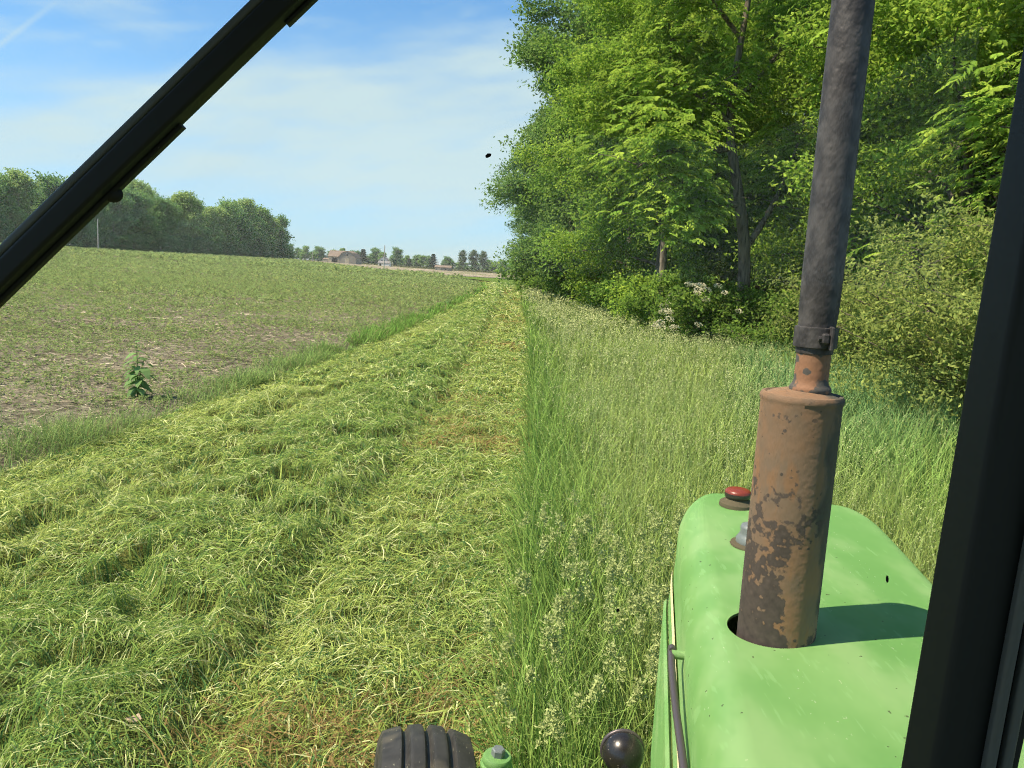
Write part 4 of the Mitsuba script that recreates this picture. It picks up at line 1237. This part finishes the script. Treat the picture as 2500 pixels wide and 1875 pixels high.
put('tractor__side_panel', (Vp.reshape(-1, 3), np.array(Fp)), 'green_paint', smooth=30, xf=TT)
# dark engine block and frame under the hood
put('tractor__engine', boxm(HC - 0.22, HC + 0.22, -0.9, 1.05, 0.62, 1.34, 0.02), 'cab_black', xf=TT)
put('tractor__frame_rail', boxm(HC - 0.27, HC + 0.27, -0.9, 1.15, 0.45, 0.617, 0.02), 'green_paint', xf=TT)
# muffler, neck, clamp, pipe
XM = TT @ T().translate([-0.004, 0.062, 0]) @ T().scale([1.035, 1.035, 1])
R0_ = 0.0785
mp = [(0, 1.40), (R0_, 1.40), (R0_, 1.60), (R0_, 1.80), (R0_, 2.0), (R0_, 2.156), (R0_ + 0.0025, 2.163), (R0_ + 0.0025, 2.170), (R0_ - 0.001, 2.176), (R0_ - 0.006, 2.177), (R0_ - 0.010, 2.174), (0.056, 2.179), (0.040, 2.184), (0.0, 2.185)]
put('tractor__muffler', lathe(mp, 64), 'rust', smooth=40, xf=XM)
lab('tractor__muffler', 'rusty cylindrical muffler with flaking dark scale')
nk = [(0.033, 2.173), (0.040, 2.181), (0.0410, 2.188), (0.038, 2.194), (0.0340, 2.199), (0.0328, 2.210), (0.0328, 2.300)]
XN = XM @ T().translate([0.014, 0, 0])
put('tractor__muffler__neck', lathe(nk, 40), 'neck_rust', smooth=50, xf=XN)
pp = [(0.0, 2.262), (0.0350, 2.262), (0.0360, 2.268), (0.0360, 2.33), (0.0375, 2.345), (0.0385, 2.42), (0.0383, 2.6), (0.0380, 2.9), (0.0380, 3.35), (0.035, 3.35), (0.035, 3.2)]
put('tractor__exhaust_pipe', lathe(pp, 48), 'sooty_iron', smooth=50, xf=XN)
lab('tractor__exhaust_pipe', 'rough dark grey upright exhaust pipe')
cl = [(0.0370, 2.274), (0.0410, 2.275), (0.0415, 2.279), (0.0415, 2.312), (0.0410, 2.316), (0.0370, 2.317)]
cp = Pile()
cp.add(*lathe(cl, 48))
put('tractor__exhaust_pipe__clamp', cp.mesh(), 'sooty_iron', smooth=30, xf=XN)
bl = Pile()
V, F = boxm(0.002, 0.016, -0.054, -0.037, 2.285, 2.306, 0.003); bl.add(V, F)
V, F = boxm(0.017, 0.024, -0.054, -0.028, 2.272, 2.320, 0.002); bl.add(V, F)
V, F = tube([[-0.004, -0.046, 2.296], [0.018, -0.044, 2.296]], [0.005, 0.005], 8); bl.add(V, F)
put('tractor__exhaust_pipe__bolt', bl.mesh(), 'sooty_iron', xf=XN)
# filler caps on the hood
rc = [(0, 1.640), (0.072, 1.650), (0.070, 1.664), (0.052, 1.676), (0.045, 1.684), (0.0, 1.684)]
XF = TT @ T().translate([0.010, 1.0, 0.2956]) @ T().scale([0.82, 0.82, 0.82])
put('tractor__hood__cap_base', lathe(rc, 36), 'brown_seal', smooth=40, xf=XF)
put('tractor__hood__cap_rim', lathe([(0.0, 1.680), (0.044, 1.681), (0.052, 1.688), (0.054, 1.697), (0.053, 1.706), (0.0, 1.7065)], 40), 'black_rim', smooth=40, xf=XF)
put('tractor__hood__red_cap', lathe([(0.0525, 1.7055), (0.051, 1.713), (0.044, 1.7195), (0.03, 1.7235), (0.012, 1.725), (0, 1.725)], 40), 'red_cap', smooth=60, xf=XF)
lab('tractor__hood__red_cap', 'round red filler cap on the hood')
XF = TT @ T().translate([0.012, 0.61, 0.0])
put('tractor__hood__cap_base', lathe([(0, 1.645), (0.062, 1.649), (0.060, 1.654), (0.047, 1.657), (0, 1.657)], 36), 'brown_seal', smooth=40, xf=XF)
gc = lathe([(0.0, 1.655), (0.046, 1.656), (0.047, 1.668), (0.040, 1.678), (0.036, 1.688), (0.037, 1.700), (0.034, 1.708), (0.022, 1.713), (0, 1.714)], 40)
put('tractor__hood__grey_cap', gc, 'dull_zinc', smooth=50, xf=XF)
lab('tractor__hood__grey_cap', 'grey metal filler cap beside the muffler')
# hand rail on the left of the hood: green stub, dark bar
hx = -0.172
put('tractor__rail_stub', tube([[hx + 0.03, 0.185, 1.50], [hx - 0.015, 0.182, 1.50], [hx - 0.042, 0.18, 1.50]], [0.0105, 0.0105, 0.0105], 16), 'green_paint', smooth=40, xf=TT)
put('tractor__rail_stub__flange', tube([[hx + 0.022, 0.185, 1.50], [hx - 0.004, 0.183, 1.50]], [0.018, 0.0165], 16), 'green_paint', smooth=40, xf=TT)
hr = bez([[hx - 0.040, 0.185, 1.507], [hx - 0.043, 0.165, 1.498], [hx - 0.038, -0.02, 1.488], [hx - 0.026, -0.25, 1.478], [hx - 0.015, -0.75, 1.455]], 20)
put('tractor__hand_rail', tube(hr, 0.0085, 16), 'bare_steel', smooth=40, xf=TT)
lab('tractor__hand_rail', 'dark worn steel hand rail along the left of the hood')
# round work lamp seen from behind, on its bracket
LC = np.array([0.317, 1.70, 1.251])
sph = trimesh.creation.icosphere(3, 0.0505)
sv = np.array(sph.vertices); sv[:, 1] = np.where(sv[:, 1] > 0, sv[:, 1] * 0.45, sv[:, 1]); sv[:, 2] *= 1.03
put('tractor__work_lamp', (sv + LC, np.array(sph.faces)), 'black_enamel', smooth=True)
lab('tractor__work_lamp', 'scratched black round work lamp seen from behind')
ring = trimesh.creation.torus(0.050, 0.005, 32, 10); ring.apply_transform(trimesh.transformations.rotation_matrix(math.pi / 2, [1, 0, 0])); ring.apply_translation(LC + [0, 0.012, 0])
put('tractor__work_lamp__lens_ring', ring, 'bare_steel', smooth=40)
br = Pile()
V, F = boxm(-0.012, 0.012, -0.075, -0.050, -0.035, -0.010, 0.003); br.add(V + LC, F)
V, F = boxm(-0.016, 0.016, -0.085, -0.045, -0.25, -0.033, 0.003); br.add(V + LC, F)
V, F = tube(np.array([[0, -0.09, -0.022], [0, -0.05, -0.022]]) + LC, [0.010, 0.010], 6); br.add(V, F)
V, F = boxm(-0.02, 0.20, -0.085, -0.045, -0.28, -0.245, 0.003); br.add(V + LC, F)
put('tractor__work_lamp__bracket', br.mesh(), 'dull_zinc')
# front axle: spindle with nut, arm
SP = np.array([0.0, 2.205, 0.0])
put('tractor__spindle', lathe([(0.0, 0.40), (0.062, 0.40), (0.060, 0.72), (0.052, 0.80), (0.052, 0.845), (0.045, 0.850), (0.047, 0.856), (0.047, 0.868), (0.042, 0.876), (0.0, 0.877)], 30), 'green_paint', smooth=35, xf=T().translate(SP.tolist()).rotate([0, 1, 0], 5).translate([-0.06, 0, 0.0]))
put('tractor__spindle__nut', lathe([(0.0, 0.872), (0.022, 0.874), (0.022, 0.896), (0.018, 0.900), (0.0, 0.900)], 6), 'dull_zinc', xf=T().translate(SP.tolist()).rotate([0, 1, 0], 5).translate([-0.06, 0, 0.0]))
put('tractor__front_axle', tube([[SP[0] - 0.02, SP[1], 0.52], [0.35, 2.27, 0.60], [1.2, 2.42, 0.60]], [0.06, 0.07, 0.08], 10), 'green_paint', smooth=40)
# front wheel: ribbed tyre, rim
TR, TW = 0.455, 0.145
prof = []
for l in np.linspace(-TW, TW, 61):
    u = abs(l) / TW
    r = TR - 0.028 * u ** 2.2
    rib = sum(1 for c in (-0.095, -0.045, 0.0, 0.045, 0.095) if abs(l - c) < 0.0)
    g = max(math.exp(-((l - c) / 0.011) ** 4) for c in (-0.072, 0.0, 0.072))
    prof.append((r - 0.022 * g * (1 - 0.2 * u), l))
side = [(0.27, -0.11), (0.31, -0.135), (0.36, -0.152), (0.40, -0.155)]
prof = side + prof + [(r, -l) for r, l in side[::-1]]
tyre = lathe(prof, 96)
WXF = T().translate([-0.235, 2.165, TR]).rotate([0, 0, 1], 8).rotate([0, 1, 0], 5).rotate([0, 1, 0], 90)
put('tractor__front_wheel__tyre', tyre, 'rubber', smooth=35, xf=WXF)
rimp = [(0.06, -0.02), (0.20, -0.03), (0.235, -0.08), (0.275, -0.112), (0.285, -0.105), (0.25, -0.06), (0.25, 0.06), (0.285, 0.105), (0.275, 0.112), (0.235, 0.08), (0.2, 0.0), (0.06, 0.01)]
scene['rim_yellow'] = two({'type': 'principled', 'base_color': rgb(0.55, 0.42, 0.04), 'roughness': 0.5})
put('tractor__front_wheel__rim', lathe(rimp, 48), 'rim_yellow', smooth=30, xf=WXF)
put('tractor__front_wheel__hub', lathe([(0.0, -0.06), (0.07, -0.055), (0.075, 0.09), (0.0, 0.10)], 24), 'green_paint', smooth=30, xf=WXF)
lab('tractor', 'old green tractor seen from its cab with rusty muffler on the hood', 'tractor')


# bits of chaff lying on the hood
for i, (x, y, sz, az, label) in enumerate(((0.605, 1.45, 0.011, 0.4, 'dark shred of leaf on the hood in front of the muffler foot'), (0.862, 1.48, 0.008, 1.2, 'brown shred of leaf on the hood at the near edge of the shadow'),
                                           (0.679, 1.161, 0.008, 2.0, 'dark crumb on the hood beside the right cab post, lowest of the bits'), (0.70, 1.30, 0.006, 0.2, 'tiny brown chaff bit on the hood halfway between muffler and bottom edge'))):
    a_ = np.linspace(0, 2 * np.pi, 8)[:-1]
    V = np.vstack([[[0, 0, 0.0035]], np.stack([np.cos(a_) * sz * (1 + 0.35 * np.cos(3 * a_ + i)), np.sin(a_) * sz * 0.4, 0.0012 + 0.002 * np.sin(2 * a_ + i)], 1)])
    k = put('leaf_shred', (V, np.array([[0, 1 + q, 1 + (q + 1) % 7] for q in range(7)])), 'straw', color=np.tile([[0.07, 0.05, 0.03]], (8, 1)), xf=T().translate([x, y, 1.6415]).rotate([0, 0, 1], math.degrees(az)))
    lab(k, label, 'leaf bit')

# ------------------------------------------------------------------ the cab frame around the windscreen
def bar(points, half_w, half_d, bevel, wdir):
    """A straight beam of rounded rectangular section: half_w along wdir, half_d across it."""
    p0, p1 = np.array(points[0], float), np.array(points[1], float)
    t = unit(p1 - p0)
    w = unit(np.array(wdir, float) - t * (np.array(wdir) @ t)); d = np.cross(t, w)
    sec = []
    for sx, sy, a0 in ((1, 1, 0), (-1, 1, 90), (-1, -1, 180), (1, -1, 270)):
        for k in range(5):
            a = math.radians(a0 + 22.5 * k)
            sec.append((sx * (half_w - bevel) + bevel * math.cos(a), sy * (half_d - bevel) + bevel * math.sin(a)))
    sec = np.array(sec); n = len(sec)
    V = np.vstack([p + sec[:, :1] * w + sec[:, 1:] * d for p in (p0, p1)])
    F = []
    for j in range(n):
        k = (j + 1) % n
        F += [[j, k, n + k], [j, n + k, n + j]]
    for j in range(1, n - 1):
        F += [[0, j + 1, j], [n, n + j, n + j + 1]]
    m = trimesh.Trimesh(V, np.array(F), process=False)
    if m.volume < 0: m.invert()
    return np.array(m.vertices), np.array(m.faces)


# right post, upright: main post, rubber bead, door post behind a narrow slit
put('tractor__cab_post', bar([[0.472, 0.75, 1.2], [0.516, 0.75, 2.84]], 0.036, 0.03, 0.008, [1, 0, 0]), 'cab_black', smooth=30)
lab('tractor__cab_post', 'black upright cab post at the right of the windscreen')
put('tractor__cab_post__seal', bar([[0.4865, 0.712, 1.2], [0.5305, 0.712, 2.84]], 0.0055, 0.006, 0.004, [1, 0, 0]), 'cab_grey', smooth=40)
put('tractor__cab_post__seal', bar([[0.5045, 0.714, 1.2], [0.5485, 0.714, 2.84]], 0.0055, 0.006, 0.004, [1, 0, 0]), 'cab_grey', smooth=40)
put('tractor__door_frame', bar([[0.524, 0.775, 1.2], [0.598, 0.775, 2.84]], 0.016, 0.02, 0.006, [1, 0, 0]), 'cab_black', smooth=30)
# left sloping post: dark bar with a lighter upper flange, small ledges and a knob
PA, PB = np.array([-0.470, 0.70, 2.371]), np.array([-0.211, 0.70, 2.622])
dv = unit(PB - PA)
nv = np.array([-dv[2], 0, dv[0]])
put('tractor__sloping_post', bar([PA - dv * 0.75, PB + dv * 0.22], 0.0100, 0.012, 0.004, nv), 'cab_black', smooth=30)
lab('tractor__sloping_post', 'black sloping bar across the upper left of the windscreen')
put('tractor__sloping_post__flange', bar([PA - dv * 0.75 + nv * 0.0145, PB + dv * 0.22 + nv * 0.0145], 0.0042, 0.009, 0.003, nv), 'cab_grey', smooth=30)
put('tractor__sloping_post__seal', bar([PA - dv * 0.75 - nv * 0.0115 + [0, 0.006, 0], PA + dv * 0.215 - nv * 0.0115 + [0, 0.006, 0]], 0.0026, 0.005, 0.002, nv), 'cab_black', smooth=30)
put('tractor__sloping_post__seal', bar([PA + dv * 0.345 - nv * 0.0115 + [0, 0.006, 0], PB + dv * 0.22 - nv * 0.0115 + [0, 0.006, 0]], 0.0022, 0.005, 0.002, nv), 'cab_black', smooth=30)
kb = trimesh.creation.icosphere(2, 0.0075); kb.apply_transform(np.diag([1.2, 0.7, 1.0, 1.0])); kb.apply_translation(PA + dv * 0.125 - nv * 0.0125 + [0, 0.006, 0])
put('tractor__sloping_post__knob', kb, 'cab_black', smooth=True)
# roof, sills
put('tractor__cab_roof', boxm(-0.95, 0.80, -1.1, 0.74, 2.86, 2.98, 0.03), 'cab_grey', xf=T().rotate([0, 0, 1], 0))
# windscreen with its splats
put('tractor__windscreen', grid_mesh(np.array([[-0.95, 0.46], [-0.95, 0.46]]), np.array([[0.79, 0.79], [0.79, 0.79]]), np.array([[1.2, 1.2], [2.76, 2.76]])), 'pane')


def speck(key, x, z, rx, rz, mat, label, rot=0, seed=0):
    m = trimesh.creation.icosphere(2, 1.0)
    v = np.array(m.vertices)
    v *= (0.75 + 0.5 * meshkit.fbm(v * 2.2 + seed, 2, seed))[:, None]
    v = v * [rx, 0.0012, rz]
    c, s = math.cos(rot), math.sin(rot)
    v = np.stack([v[:, 0] * c - v[:, 2] * s + x, v[:, 1] + 0.7876, v[:, 0] * s + v[:, 2] * c + z], 1)
    k = put(key, (v, np.array(m.faces)), mat, smooth=True)
    lab(k, label, 'splat')


speck('bug_splat', -0.0358, 2.512, 0.0033, 0.0018, 'dark_speck', 'dark bug splat on the windscreen against the sky', 0.5, 1)
speck('bug_splat', 0.4185, 2.089, 0.0014, 0.0042, 'dark_speck', 'dark bug splat above the shadow on the hood', 0.15, 2)
speck('bug_splat', 0.129, 2.037, 0.0016, 0.0020, 'dark_speck', 'faint dark splat among the pale seed heads', 0, 3)

# ------------------------------------------------------------------ summer haze
scene['haze_air'] = {'type': 'homogeneous', 'albedo': rgb(0.90, 0.95, 0.98), 'sigma_t': 0.00021}
scene['haze'] = {'type': 'cube', 'to_world': T().translate([0, 0, 0]).scale([1, 1, 1]), 'bsdf': {'type': 'null'}, 'interior': {'type': 'ref', 'id': 'haze_air'}}
scene['haze']['to_world'] = T().translate([0, 3050, 9.5]).scale([4300, 4200, 17.5])
lab('haze', 'thin summer haze over the fields', 'haze', kind='stuff')
scene['camera']['medium'] = {'type': 'ref', 'id': 'haze_air'}
